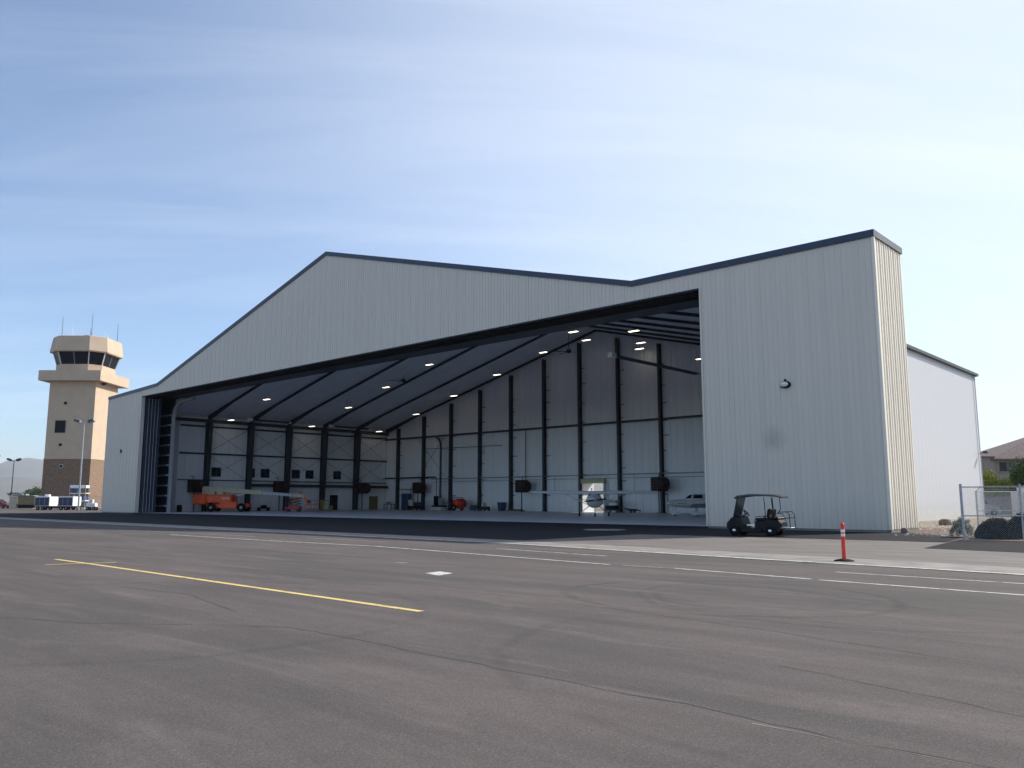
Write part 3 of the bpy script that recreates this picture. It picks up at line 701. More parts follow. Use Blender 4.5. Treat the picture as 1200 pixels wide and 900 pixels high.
# ------------------------------------------------------------------ trailers, dumpster, small building, far left
def trailer(loc, label, top=True):
    t = thing('generator_trailer', label, 'trailer', loc, YAW, 'white box trailers below the control tower')
    MB().bbox(-1.2, 1.2, 0, 2.6, .62, 2.15, .05).build('box_body', 'white_paint', t)
    MB().box(-1.12, 1.12, -.03, 0, .72, 2.03).build('side_panel', 'navy', t)
    for x in (-.4, .4): MB().box(x - .02, x + .02, -.045, -.028, .75, 2.0).build('panel_joint', 'grey_metal', t)
    fr = MB(); fr.box(-1.25, 1.25, .1, .2, .5, .6); fr.box(-1.25, 1.25, 2.3, 2.4, .5, .6); fr.beam((1.2, 1.2, .55), (2.4, 1.2, .55), .1, .1); fr.build('chassis', 'dark_steel', t)
    for x in (-.7, .1):
        for y in (.15, 2.35): wheel(t, x, y, .32, .2)
    MB().tube((1.9, 1.2, 0), (1.9, 1.2, .9), .05).build('jack', 'dark_steel', t)
    if top: MB().bbox(-.1, .6, .8, 1.4, 2.14, 2.5, .04).build('roof_vent', 'white_paint', t)
    return t
trailer(S(-75.7, 134), 'left white box trailer with navy side panel beside the brown dumpster')
trailer(S(-71.4, 133), 'right white box trailer with navy side panel next to the lamp post', False)
t = thing('equipment_rack', 'pale blue and white stacked equipment rack behind the right trailer', 'equipment rack', S(-73.9, 142), YAW)
for z in (0, 1.25, 2.5): MB().bbox(-1.4, 1.4, -.8, .8, z + .15, z + .3, .03).build('shelf', 'white_paint', t)
for x in (-1.35, 1.35):
    for y in (-.75, .75): MB().tube((x, y, 0), (x, y, 4.1), .06).build('post', 'grey_metal', t)
MB().bbox(-1.3, 1.3, -.85, .85, 3.6, 4.1, .05).build('top_unit', 'white_paint', t); MB().box(-1.0, -.1, -.75, .6, 2.8, 3.5).build('crate', 'blue', t); MB().box(.1, 1.1, -.75, .6, 1.55, 2.3).build('crate', 'blue', t)
t = thing('dumpster', 'brown rubbish dumpster with dark lower half left of the trailers', 'dumpster', S(-85.2, 147), YAW)
MB().prism([(-1.45, .2), (1.45, .2), (1.6, 2.2), (-1.6, 2.2)], 'XZ', -.9, .9).build('bin_body', 'brown', t)
MB().box(-1.5, 1.5, -.94, -.9, .2, .8).build('lower_panel', 'black', t); MB().box(-1.62, 1.62, -.95, .95, 2.2, 2.3).build('lid', 'dark_steel', t)
for x in (-1.55, 1.55): MB().box(x - .05, x + .05, -.7, .7, 1.2, 1.4).build('lift_pocket', 'dark_steel', t)
t = thing('storage_shed', 'low beige storage shed with flat pale roof at the far left', 'shed', S(-94, 160), YAW)
MB().box(-2.7, 1.9, 0, 3, 0, 2.25).build('wall', 'beige', t); MB().box(-2.8, 2.0, -.15, 3.1, 2.25, 2.45).build('roof', 'offwhite', t); MB().box(-1.3, -.9, -.04, 0, .2, .9).build('vent', 'brown', t)
t = thing('building', 'long low pale building far behind the shed at the left', 'building', S(-155, 330), YAW)
MB().box(-22, 40, 0, 12, 0, 4.4).build('wall', 'beige', t); MB().prism([(-23, 4.4), (41, 4.4), (40, 5.6), (-22, 5.6)], 'XZ', -.5, 12.5).build('roof', 'offwhite', t)
for k in range(9): MB().box(-19 + k * 6, -17 + k * 6, -.1, 0, 1, 2.4).build('window', 'glass_dark', t)
# tow cart / wheeled white ground unit by the lamp post
t = thing('tow_cart', 'small white wheeled ground cart with drawbar left of the hangar corner', 'cart', S(-65.4, 130), YAW)
MB().bbox(-1.0, .5, -.4, .4, .5, 1.15, .08).build('tank', 'white_paint', t); MB().bbox(-.6, 0, -.3, .3, 1.15, 1.7, .06).build('engine_cover', 'offwhite', t); MB().beam((.5, 0, .6), (1.7, 0, .15), .1, .08).build('drawbar', 'white_paint', t)
for x in (-.7, .3): wheel(t, x, -.4, .28, .14)
for x in (-.7, .3): wheel(t, x, .4, .28, .14)
# cars
def car(loc, rz, label, paintm, L=4.3, Wd=1.75, Ht=1.5, suv=False, cat='car', name='parked_car'):
    t = thing(name, label, cat, loc, rz)
    h = Ht; belt = h * .6
    prof = [(-L / 2, .35), (-L / 2 + .05, belt * .95), (-L / 2 + .3, belt), (L / 2 - 1.1, belt), (L / 2 - .15, belt * .78), (L / 2, .55), (L / 2 - .05, .28), (-L / 2 + .1, .25)]
    MB().loft([[(x * .985, -Wd / 2 + .10, z) for x, z in prof], [(x, -Wd / 2, z * .98) for x, z in prof], [(x, Wd / 2, z * .98) for x, z in prof], [(x * .985, Wd / 2 - .10, z) for x, z in prof]]).build('body', paintm, t)
    bx = -L / 2 + (.15 if suv else .55)
    cab = lambda dz, dx: [(bx + dx, belt), (L / 2 - 1.15 - dx, belt), (L / 2 - 1.95 - dx, h - dz), (bx + .35 + dx, h - dz)]
    MB().loft([[(x, -Wd / 2 + .08, z) if z < h - .3 else (x, -Wd / 2 + .25, z) for x, z in cab(.05, 0)], [(x, Wd / 2 - .08, z) if z < h - .3 else (x, Wd / 2 - .25, z) for x, z in cab(.05, 0)]]).build('cabin_glass', 'glass_dark', t)
    MB().bbox(bx + .33, L / 2 - 1.9, -Wd / 2 + .24, Wd / 2 - .24, h - .09, h, .03).build('roof', paintm, t)
    p = MB()
    for sy in (-1, 1):
        for xb, xt in ((L / 2 - 1.15, L / 2 - 1.95), (.1, .05), (bx + .02, bx + .36)):
            p.beam((xb, sy * (Wd / 2 - .06), belt), (xt, sy * (Wd / 2 - .22), h - .05), .09, .06)
    p.build('pillars', paintm, t)
    for sy in (-1, 1):
        for x in (-L / 2 + .85, L / 2 - .85): wheel(t, x, sy * (Wd / 2 - .1), .33, .22, z=.33)
        MB().bbox(L / 2 - .2, L / 2 - .02, sy * (Wd / 2 - .35) - .15, sy * (Wd / 2 - .35) + .15, .62, .78, .02).build('headlight', 'reflective', t)
        MB().bbox(L / 2 - 1.5, L / 2 - 1.35, sy * (Wd / 2 + .08) - .08, sy * (Wd / 2 + .08) + .08, belt + .02, belt + .15, .02).build('mirror', paintm, t)
    MB().box(L / 2 - .04, L / 2 + .02, -.45, .45, .35, .5).build('grille', 'black', t)
    return t
car(S(-101.7, 165), YAW, 'red parked car cut by the left edge of the picture', 'car_red', 4.4, 1.8, 1.75)
car(S(-108.6, 185), YAW + .2, 'white van parked behind the red car at the left edge', 'white_paint', 5.2, 2.0, 2.9, True, 'van', 'parked_van')
car(S(47.8, 86), YAW, 'grey parked car behind the chain-link fence, half hidden by the hangar wall', 'car_grey', 4.6, 1.85, 2.05, True)
# fence in front of the tower
def chain_panel(p0, p1, h, cell=.12, r=.003):
    mb = MB(); p0, p1 = Vector(p0), Vector(p1); L = (p1 - p0).length; u = (p1 - p0) / L
    n = int((L + h) / cell)
    for k in range(n):
        for sgn in (1, -1):
            s0 = k * cell - h if sgn == 1 else k * cell
            a, b = (s0, 0), (s0 + sgn * h, h)
            # clip to [0, L]
            def clip(a, b):
                (xa, za), (xb, zb) = a, b
                if xa > xb: (xa, za), (xb, zb) = (xb, zb), (xa, za)
                if xb <= 0 or xa >= L: return None
                if xa < 0: za += (zb - za) * (-xa) / (xb - xa); xa = 0
                if xb > L: zb = za + (zb - za) * (L - xa) / (xb - xa); xb = L
                return (xa, za), (xb, zb)
            c = clip(a, b)
            if c: mb.tube(p0 + u * c[0][0] + Vector((0, 0, .05 + c[0][1])), p0 + u * c[1][0] + Vector((0, 0, .05 + c[1][1])), r, 3, cap=False)
    return mb
def fence(name, label, pts, h, cell, arms=False, mid=False, r=.003, pr=.035):
    t = thing(name, label, 'fence', pts[0])
    o = Vector(pts[0]); q = [Vector(p) - o for p in pts]
    for i, p in enumerate(q):
        MB().tube(p, p + Vector((0, 0, h + (.12 if not arms else .05))), pr * (1.5 if i == 0 else 1), 8).build('post', 'galv', t)
        if arms: MB().tube(p + Vector((0, 0, h)), p + Vector((.38, -.08, h + .38)), .022, 6).build('barb_arm', 'galv', t)
    for a, b in zip(q, q[1:]):
        MB().tube(a + Vector((0, 0, h)), b + Vector((0, 0, h)), .026, 6).build('top_rail', 'galv', t)
        if mid: MB().tube(a + Vector((0, 0, h * .46)), b + Vector((0, 0, h * .46)), .026, 6).build('mid_rail', 'galv', t)
        chain_panel(a, b, h - .08, cell, r).build('chain_mesh', 'galv', t, fix=False)
        if arms:
            w = MB()
            for k in (.12, .25, .37): w.tube(a + Vector((k, -k * .2, h + k)), b + Vector((k, -k * .2, h + k)), .006, 3)
            w.build('barbed_wire', 'galv', t)
    return t
A, B = S(18.05, 33.4), S(20.4, 33.35)
fence('chainlink_fence', 'front run of chain-link fence with thick end post beside the dark bushes', [A, B, B + (B - A), B + (B - A) * 2], 2.12, .10, False, True, .003)
C = S(27.7, 49.6)
fence('chainlink_fence', 'rear chain-link fence with barbed wire arms in front of the grey car', [C, S(30.6, 50.2), S(33.5, 50.8), S(36.4, 51.4)], 2.1, .10, True, True, .006)
fence('chainlink_fence', 'long chain-link fence at the foot of the control tower', [S(-84 + 3 * k, 150) for k in range(9)], 2.3, .35, False, False, .008)

# ------------------------------------------------------------------ foliage
def leaves(mb, c, rad, n, size, seed=0, squash=1, lobes=7):
    rr = random.Random(seed); c = Vector(c); L = []
    for i in range(lobes):
        d = Vector((rr.gauss(0, 1), rr.gauss(0, 1), rr.gauss(0, .8))).normalized()
        L.append((Vector((d.x * rad[0], d.y * rad[1], d.z * rad[2])) * rr.uniform(.35, .75), rr.uniform(.32, .6)))
    for i in range(n):
        lc, lr = rr.choice(L); d = Vector((rr.gauss(0, 1), rr.gauss(0, 1), rr.gauss(0, 1))).normalized() * (rr.random() ** .4)
        p = c + lc + Vector((d.x * rad[0], d.y * rad[1], d.z * rad[2])) * lr
        if p.z < .05: continue
        s = size * rr.uniform(.5, 1.3); a = Vector((rr.gauss(0, 1), rr.gauss(0, 1), rr.gauss(0, .6))).normalized(); b = a.orthogonal().normalized(); b.rotate(Matrix.Rotation(rr.random() * 6.28, 3, a))
        e = a.cross(b); mb.add([p - b * s, p + e * s * .45, p + b * s, p - e * s * .45], [(0, 1, 2, 3)])
def tree(loc, h, w, label, leaf, n, size, seed, cat='tree', name='tree', trunk=.25, low=.3):
    t = thing(name, label, cat, loc); tr = MB(); rr = random.Random(seed)
    tr.tube((0, 0, 0), (0, 0, h * .55), w * .05 + .04, 8, w * .02 + .02)
    for k in range(6):
        a = rr.random() * 6.28; z = h * rr.uniform(.2, .5); tr.tube((0, 0, z), (math.cos(a) * w * .3, math.sin(a) * w * .3, z + h * .3), w * .02 + .02, 6, .015)
    tr.build('trunk', 'bark', t)
    cr = MB(); leaves(cr, (0, 0, h * (low + 1) / 2), (w / 2, w / 2, h * (1 - low) / 2 * 1.05), n, size, seed, lobes=14); cr.build('crown', leaf, t, fix=False)
    return t
# big shrub and trees on the right
tree(S(56.6, 97), 5.2, 4.6, 'bright yellow-green bush behind the fence beside the hangar corner', 'leaf_yellow', 14000, .15, 3, 'bush', 'bush', low=.05)
tree(S(56.0, 101), 6.0, 1.6, 'small dark bush squeezed against the hangar corner under the house', 'leaf_dark', 1800, .13, 31, 'bush', 'bush', low=.3)
tree(S(60.6, 99), 4.8, 4.0, 'mid-green shrub right of the yellow-green bush', 'leaf_green', 7000, .15, 4, 'bush', 'bush', low=.05)
tree(S(57.0, 91), 6.8, 3.8, 'dark green tree at the right edge in front of the house', 'leaf_green', 5200, .15, 5)
tree(S(59.3, 95), 4.0, 4.0, 'low dark shrub below the green tree at the right edge', 'leaf_dark', 4200, .14, 6, 'bush', 'bush', low=.02)
def mound(loc, rx, ry, h, label, seed, leaf='leaf_black', n=6500, size=.045):
    t = thing('bush', label, 'bush', loc); rr = random.Random(seed); mb = MB()
    for i in range(n):
        a = rr.random() * 6.2832; u = rr.random() ** .5; e = rr.random()
        k = rr.uniform(.94, 1.08) * (1 + .12 * math.sin(3 * a + seed) + .09 * math.sin(7 * a)); z = h * math.sqrt(max(0, 1 - u * u)) * (1 + .1 * math.sin(5 * a + u * 9)) * rr.uniform(.72, 1.14)
        p = Vector((math.cos(a) * u * rx * k, math.sin(a) * u * ry * k, max(.03, z)))
        s = size * rr.uniform(.6, 1.5); d = Vector((rr.gauss(0, 1), rr.gauss(0, 1), rr.gauss(.4, 1))).normalized(); b = d.orthogonal().normalized(); b.rotate(Matrix.Rotation(rr.random() * 6.28, 3, d)); q = d.cross(b)
        mb.add([p - b * s * 1.6, p + q * s * .4, p + b * s * 1.6, p - q * s * .4], [(0, 1, 2, 3)])
    # dense inner body so the mound is not see-through
    core = [[(math.cos(t_) * rx * .86 * r_, math.sin(t_) * ry * .86 * r_, h * .86 * math.sqrt(max(0, 1 - r_ * r_)) + .0) for t_ in [6.2832 * i / 16 for i in range(16)]] for r_ in (1, .93, .75, .5, .2)]
    (MB().loft(core).build('inner_twigs', leaf, t) if n > 2000 else None); mb.build('foliage', leaf, t, fix=False)
    return t
mound(S(20.1, 34.6), .86, .7, .72, 'larger dark rounded bush just behind the front fence', 1)
mound(S(21.6, 35.1), .8, .7, .9, 'second dark bush at the right edge behind the fence post', 2)
mound(S(19.5, 36.2), .45, .4, .70, 'pale dry twiggy shrub beside the thick fence post', 5, 'leaf_pale', 900, .06)
def rock(loc, sx_, sy_, sz_, label, seed, m='rock', rz=0):
    rr = random.Random(seed); rings = []
    for z, k in ((0, .8), (.25, 1), (.6, .95), (.88, .72), (1, .4)):
        rings.append([(math.cos(a) * sx_ * k * rr.uniform(.86, 1.1), math.sin(a) * sy_ * k * rr.uniform(.86, 1.1), z * sz_) for a in [6.2832 * i / 11 for i in range(11)]])
    o = MB().loft(rings, smooth=False).build('boulder', m); o.location = loc; o.rotation_euler = (0, 0, rz); o['label'] = label; o['category'] = 'rock'
rock(S(27.5, 53), .40, .28, .42, 'brown oblong boulder on the gravel beside the white wall', 3, 'rock', YAW - .2)
rock(S(19.2, 40.9), .18, .15, .26, 'small brown stone at the rear foot of the right pylon', 4, 'rock')
for i, (rx, yf, s_, lb) in enumerate(((32.9, 54.5, .42, 'pale concrete lump behind the fence near the hangar corner'), (35.2, 55, .5, 'pale broken block behind the larger dark bush'), (36.8, 56, .38, 'pale broken block nearest the right edge, behind the fence'))):
    rock(S(rx, yf), s_, s_ * .7, s_ * 1.0, lb, 10 + i, 'rubble', YAW)
# grey block wall, equipment enclosures
t = thing('block_wall', 'low grey block wall behind the rear fence', 'wall', S(55, 93), YAW)
MB().box(-3.5, 22, 0, .25, 0, 1.9).build('wall', 'stucco', t); MB().box(-3.55, 22.05, -.04, .29, 1.9, 2.0).build('coping', 'concrete', t)
t = thing('equipment_enclosure', 'pale grey stepped equipment enclosure at the right edge behind the fence', 'enclosure', S(49.5, 80), YAW)
MB().bbox(-.3, .3, 0, 2, 0, 2.45, .05).build('cabinet', 'offwhite', t); MB().bbox(.32, 2.4, -.3, 2, 0, 2.9, .05).build('cabinet', 'offwhite', t)
MB().box(-.22, .22, -.02, 0, .3, 2.2).build('door', 'white_paint', t); MB().box(.5, 1.3, -.32, -.3, .3, 2.6).build('door', 'white_paint', t)
# house
t = thing('house', 'two-storey brown stucco house with tiled roof behind the bushes', 'house', S(68.6, 121), YAW)
MB().box(-6, 2.0, 0, 10, 0, 7.75).build('wing_wall', 'stucco', t); MB().box(-6.2, 2.05, -.2, 10.2, 7.75, 7.95).build('wing_roof', 'roof_tile', t)
MB().box(2.0, 24, .4, 12, 0, 7.4).build('wall', 'stucco', t)
MB().loft([[(1.5, -.3, 7.4), (24.5, -.3, 7.4), (24.5, 12.5, 7.4), (1.5, 12.5, 7.4)], [(1.5, -.3, 7.6), (24.5, -.3, 7.6), (24.5, 12.5, 7.6), (1.5, 12.5, 7.6)], [(12.9, 5.9, 11.9), (13.1, 5.9, 11.9), (13.1, 6.3, 11.9), (12.9, 6.3, 11.9)]]).build('roof', 'roof_tile', t)
f = MB().box(3.0, 4.75, .3, .41, 5.75, 7.1).build('window', 'dark_steel', t); MB().box(3.08, 3.9, .28, .3, 5.83, 7.03).build('pane', 'glass_dark', f); MB().box(3.95, 4.67, .28, .3, 5.83, 7.03).build('pane', 'glass_tint', f)
MB().box(2.9, 4.85, .2, .4, 5.6, 5.75).build('sill', 'stucco', t)
f = MB().box(8.5, 10.2, .3, .41, 5.75, 7.1).build('window', 'dark_steel', t); MB().box(8.58, 10.12, .28, .3, 5.83, 7.03).build('pane', 'glass_dark', f)

# trees outside the back doorway and far tree line
tree(Vector((-72.5, 112, 0)), 5.5, 7, 'green tree seen through the open back doorway', 'leaf_green', 3000, .25, 12)
tree(Vector((-79, 113, 0)), 5.0, 6, 'second tree beyond the open back doorway', 'leaf_olive', 2500, .25, 13)
for i, (rx, yf, h, lf) in enumerate(((-300, 520, 7, 'leaf_olive'), (-322, 560, 9, 'leaf_green'), (-288, 500, 10, 'leaf_green'), (-338, 600, 7, 'leaf_olive'), (-372, 620, 8, 'leaf_green'), (-352, 640, 6, 'leaf_green'))):
    tree(S(rx, yf), h, h * 1.3, ['low spreading tree far away beside the tower foot', 'rounded distant tree above the dumpster', 'tall thin-topped distant tree nearest the tower', 'small distant tree above the shed', 'distant tree above the red car', 'smallest distant tree left of the street lamp'][i], lf, 500, .7, 40 + i)
# hills
def ridge(d, w0, w1, hf, seed, depth):
    mb = MB(); n = 70; rows = []
    rr = random.Random(seed); ph = [rr.random() * 6 for _ in range(8)]
    for j, (dd, hk) in enumerate(((0, 0), (.15, .35), (.35, .7), (.5, 1), (.8, .6), (1, 0))):
        row = []
        for i in range(n + 1):
            u = i / n; x = w0 + (w1 - w0) * u
            h = hf(u) * (1 + .18 * math.sin(u * 23 + ph[0]) + .12 * math.sin(u * 51 + ph[1] + j) + .07 * math.sin(u * 117 + ph[2] + 2 * j)) * hk
            row.append(S(x, d + depth * dd, h if hk else -1))
        rows.append(row)
    vs = [p for r in rows for p in r]; m = n + 1
    mb.add(vs, [(j * m + i, j * m + i + 1, (j + 1) * m + i + 1, (j + 1) * m + i) for j in range(len(rows) - 1) for i in range(n)], smooth=True)
    o = mb.build('hills', 'hills'); o['kind'] = 'structure'
ridge(7000, -9000, 5500, lambda u: 190, 1, 1500)
ridge(11500, -15000, 6500, lambda u: 560 - 150 * u, 2, 3000)

# ------------------------------------------------------------------ vehicles
# golf cart
def golf_cart(loc, rz):
    t = thing('golf_cart', 'black golf cart with roof and rear seat rails parked by the right pylon', 'golf cart', loc, rz)
    p = lambda n, mb, m, l=None: mb.build(n, m, t, l)
    # x forward, origin mid wheelbase
    def sec(x, w, z0, z1): return [(x, -w, z0), (x, w, z0), (x, w, z1 * .92), (x, w * .8, z1), (x, -w * .8, z1), (x, -w, z1 * .92)]
    p('front_cowl', MB().loft([sec(.42, .52, .26, .50), sec(.55, .56, .26, .86), sec(.75, .57, .28, .93), sec(1.02, .54, .30, .80), sec(1.2, .47, .32, .62), sec(1.27, .38, .36, .48)]), 'cart_body')
    p('floor_pan', MB().bbox(-.4, .6, -.57, .57, .15, .34, .03), 'cart_body')
    p('rear_body', MB().loft([sec(-1.26, .42, .34, .62), sec(-1.05, .45, .26, .78), sec(-.5, .47, .22, .76), sec(-.1, .55, .18, .66)]), 'cart_body')
    p('seat', MB().bbox(-.62, -.12, -.52, .52, .66, .80, .05), 'black')
    M = Matrix.Translation((-.6, 0, .8)) @ Matrix.Rotation(R(-10), 4, 'Y')
    for sy in (-1, 1): p('backrest', MB().bbox(-.12, .0, sy * .27 - .23, sy * .27 + .23, .02, .42, .04, M), 'black')
    p('rear_seat', MB().bbox(-1.15, -.78, -.5, .5, .74, .84, .04), 'black')
    p('rear_footrest', MB().bbox(-1.62, -1.2, -.48, .48, .36, .40, .015), 'grey_metal')
    for sy in (-1, 1):
        p('armrest_rail', MB().path([(-.1, sy * .56, .62), (-.18, sy * .57, .86), (-.55, sy * .57, .9), (-.62, sy * .57, .7)], .016), 'black')
        p('rear_rail', MB().path([(-.68, sy * .53, .98), (-1.02, sy * .54, 1.0), (-1.12, sy * .54, .82), (-1.15, sy * .54, .66)], .016), 'black')
        p('roof_post', MB().path([(-.60, sy * .54, .68), (-.58, sy * .55, 1.3), (-.54, sy * .53, 1.72)], .018), 'black')
        p('roof_post', MB().path([(-.82, sy * .54, .98), (-.95, sy * .54, 1.2), (-.92, sy * .53, 1.72)], .018), 'black')
        p('windshield_post', MB().path([(.88, sy * .50, .84), (.66, sy * .53, 1.74)], .022), 'black')
    p('grab_bar', MB().path([(-1.1, -.4, 1.07), (-1.5, -.4, 1.08), (-1.6, -.4, .98), (-1.63, -.4, .36)], .018).path([(-1.1, .4, 1.07), (-1.5, .4, 1.08), (-1.6, .4, .98), (-1.63, .4, .36)], .018).path([(-1.6, -.4, .98), (-1.6, .4, .98)], .018).path([(-1.15, -.4, .78), (-1.61, -.4, .82)], .016).path([(-1.15, .4, .78), (-1.61, .4, .82)], .016), 'black')
    M = Matrix.Translation((.87, 0, .86)) @ Matrix.Rotation(R(-14), 4, 'Y')
    p('windshield', MB().box(-.006, .006, -.49, .49, 0, .90, M), 'glass_tint')
    roof = []
    for x, w, z in ((.86, .40, 1.74), (.72, .56, 1.80), (.2, .60, 1.86), (-.6, .60, 1.86), (-1.1, .58, 1.83), (-1.36, .46, 1.76)):
        roof.append([(x, -w, z - .09), (x, w, z - .09), (x, w * .98, z - .03), (x, w * .6, z + .01), (x, -w * .6, z + .01), (x, -w * .98, z - .03)])
    p('roof', MB().loft(roof, smooth=False), 'cart_roof')
    M = Matrix.Translation((.36, .26, 1.02)) @ Matrix.Rotation(R(-48), 4, 'Y')
    sw = MB()
    for k in range(16):
        a, b = 6.2832 * k / 16, 6.2832 * (k + 1) / 16; sw.tube((.17 * math.cos(a), .17 * math.sin(a), 0), (.17 * math.cos(b), .17 * math.sin(b), 0), .018, 6, M=M)
    for a in (0, 2.1, 4.2): sw.tube((0, 0, 0), (.17 * math.cos(a), .17 * math.sin(a), 0), .014, 5, M=M)
    p('steering_wheel', sw, 'black'); p('steering_column', MB().tube((.38, .26, 1.0), (.62, .26, .74), .025), 'black')
    for x in (.82, -.80):
        for sy in (-1, 1): wheel(t, x, sy * .56, .24, .2, 'rubber', 'chrome', hr=.5)
    for sy in (-1, 1):
        p('headlight', MB().bbox(1.14, 1.24, sy * .36 - .1, sy * .36 + .1, .5, .6, .02), 'glass_tint')
    p('battery_badge', MB().box(-.1, .25, .555, .57, .46, .52), 'chrome')
golf_cart(S(11.1, 37.9), R(188))
# delineator post
t = thing('delineator_post', 'orange-red plastic delineator post with two white bands on a black base', 'traffic post', (-8.51, 22.19, .012))
MB().lathe([(.26, 0), (.25, .02), (.16, .045), (.07, .06)], (0, 0, 0), 'Z', 24).build('base', 'rubber', t)
MB().lathe([(.058, .05), (.052, .1), (.047, .8), (.05, .92), (.05, .955), (.035, .985), (.012, .99)], (0, 0, 0), 'Z', 20).build('post', 'post_orange', t)
MB().lathe([(.052, .64), (.052, .71)], (0, 0, 0), 'Z', 20).build('reflective_band', 'reflective', t)
MB().lathe([(.052, .745), (.052, .82)], (0, 0, 0), 'Z', 20).build('reflective_band', 'reflective', t)
MB().path([(0, -.0, .95), (0, -.03, 1.0), (0, .0, 1.03), (0, .03, 1.0), (0, 0, .95)], .01).build('handle_loop', 'post_orange', t)

# boom lift
t = thing('boom_lift', 'orange boom lift with a long tan telescopic boom along the left wall', 'boom lift', (-101.0, 53.9, .1), R(41.5))
p = lambda n, mb, m, l=None: mb.build(n, m, t, l)
# x points along the boom (to the right in view)
for x in (-1.3, 2.6):
    for sy in (-1, 1): wheel(t, x + .6, sy * 1.05, .55, .42, 'rubber', 'grey_metal')
p('chassis', MB().bbox(-1.5, 3.9, -.75, .75, .55, 1.05, .06), 'lift_orange')
p('side_box', MB().bbox(.35, 2.6, -1.2, -.7, .45, 1.3, .06), 'lift_orange')
p('counterweight', MB().bbox(-3.1, -1.4, -1.2, 1.2, .95, 2.25, .14), 'lift_orange')
p('engine_hood', MB().bbox(-1.4, 1.9, -1.25, -.25, 1.15, 2.2, .12), 'lift_orange'); p('engine_hood', MB().bbox(-1.4, 1.9, .25, 1.25, 1.15, 2.2, .12), 'lift_orange')
p('turntable', MB().lathe([(.7, 1.0), (.7, 1.2)], (0, 0, 0), 'Z', 20), 'dark_steel'); p('decal_panel', MB().box(.7, 1.7, -1.262, -1.252, 1.6, 1.85), 'lift_tan')
p('riser', MB().bbox(-2.3, -.6, -.3, .3, 2.1, 3.15, .05), 'lift_tan', 'tan riser block at the rear of the boom'); p('riser', MB().bbox(-.4, .5, -.3, .3, 2.15, 3.1, .05), 'lift_tan')
def taper(a, b, h0, h1, w0, w1):
    a, b = Vector(a), Vector(b); q = (b - a).to_track_quat('X', 'Z'); M = Matrix.Translation(a) @ q.to_matrix().to_4x4(); L = (b - a).length
    r = lambda x, w, h: [(x, -w, -h), (x, w, -h), (x, w, h), (x, -w, h)]
    return MB().loft([r(0, w0, h0), r(L, w1, h1)], M)
p('boom', taper((-2.2, 0, 3.0), (5.4, 0, 2.45), .30, .25, .24, .22), 'lift_tan'); p('boom_extension', taper((5.3, 0, 2.46), (9.7, 0, 2.12), .20, .18, .18, .16), 'grey_metal'); p('boom_tip', taper((9.6, 0, 2.12), (11.0, 0, 2.0), .2, .16, .17, .15), 'lift_tan')
lt = MB()
for k in range(9): lt.box(5.7 + k * .42, 5.95 + k * .42, -.2, -.19, 2.35 - k * .032 - .1, 2.35 - k * .032 + .1)
p('boom_stencil', lt, 'offwhite'); p('boom_cylinder', MB().tube((.6, 0, 1.6), (3.4, 0, 2.35), .09), 'chrome')
p('jib', taper((10.9, 0, 2.0), (11.5, 0, .9), .12, .1, .1, .1), 'lift_orange'); 
bk = MB()
for z in (.35, .95, 1.45):
    bk.path([(11.4, -.9, z), (12.9, -.9, z), (12.9, .9, z), (11.4, .9, z), (11.4, -.9, z)], .03)
for x in (11.4, 12.15, 12.9):
    for y in (-.9, .9): bk.tube((x, y, .3), (x, y, 1.45), .025)
p('basket_rail', bk, 'red'); p('basket_floor', MB().box(11.4, 12.9, -.9, .9, .28, .33), 'dark_steel'); p('control_box', MB().bbox(11.45, 11.75, -.3, .3, 1.1, 1.5, .03), 'dark_steel')
# second lift standing behind the boom tip
t = thing('scissor_lift', 'small red folded lift machine with lattice under the boom tip', 'lift', (-94.3, 60.6, .1), R(43))
for x in (-.7, .7):
    for sy in (-1, 1): wheel(t, x, sy * .5, .2, .16)
MB().bbox(-1, 1, -.5, .5, .3, .6, .04).build('chassis', 'red', t)
sc = MB()
for k in range(3): sc.beam((-.9, -.45, .65 + k * .35), (.9, -.45, 1.0 + k * .35), .05, .1); sc.beam((.9, .45, .65 + k * .35), (-.9, .45, 1.0 + k * .35), .05, .1)
sc.build('scissor_arms', 'dark_red', t); MB().bbox(-1, 1, -.5, .5, 1.72, 1.8, .02).build('platform', 'dark_steel', t)
MB().beam((-.2, -.3, .6), (.9, -.3, 2.6), .12, .2).build('upright_arm', 'lift_orange', t); MB().beam((-.9, -.3, 2.3), (-.1, -.3, .7), .1, .15).build('upright_arm', 'dark_red', t)
rl = MB(); rl.path([(-1, -.5, 2.6), (1, -.5, 2.6), (1, .5, 2.6), (-1, .5, 2.6), (-1, -.5, 2.6)], .025)
for x in (-1, 0, 1):
    for y in (-.5, .5): rl.tube((x, y, 1.8), (x, y, 2.6), .02)
rl.build('guard_rail', 'dark_red', t)

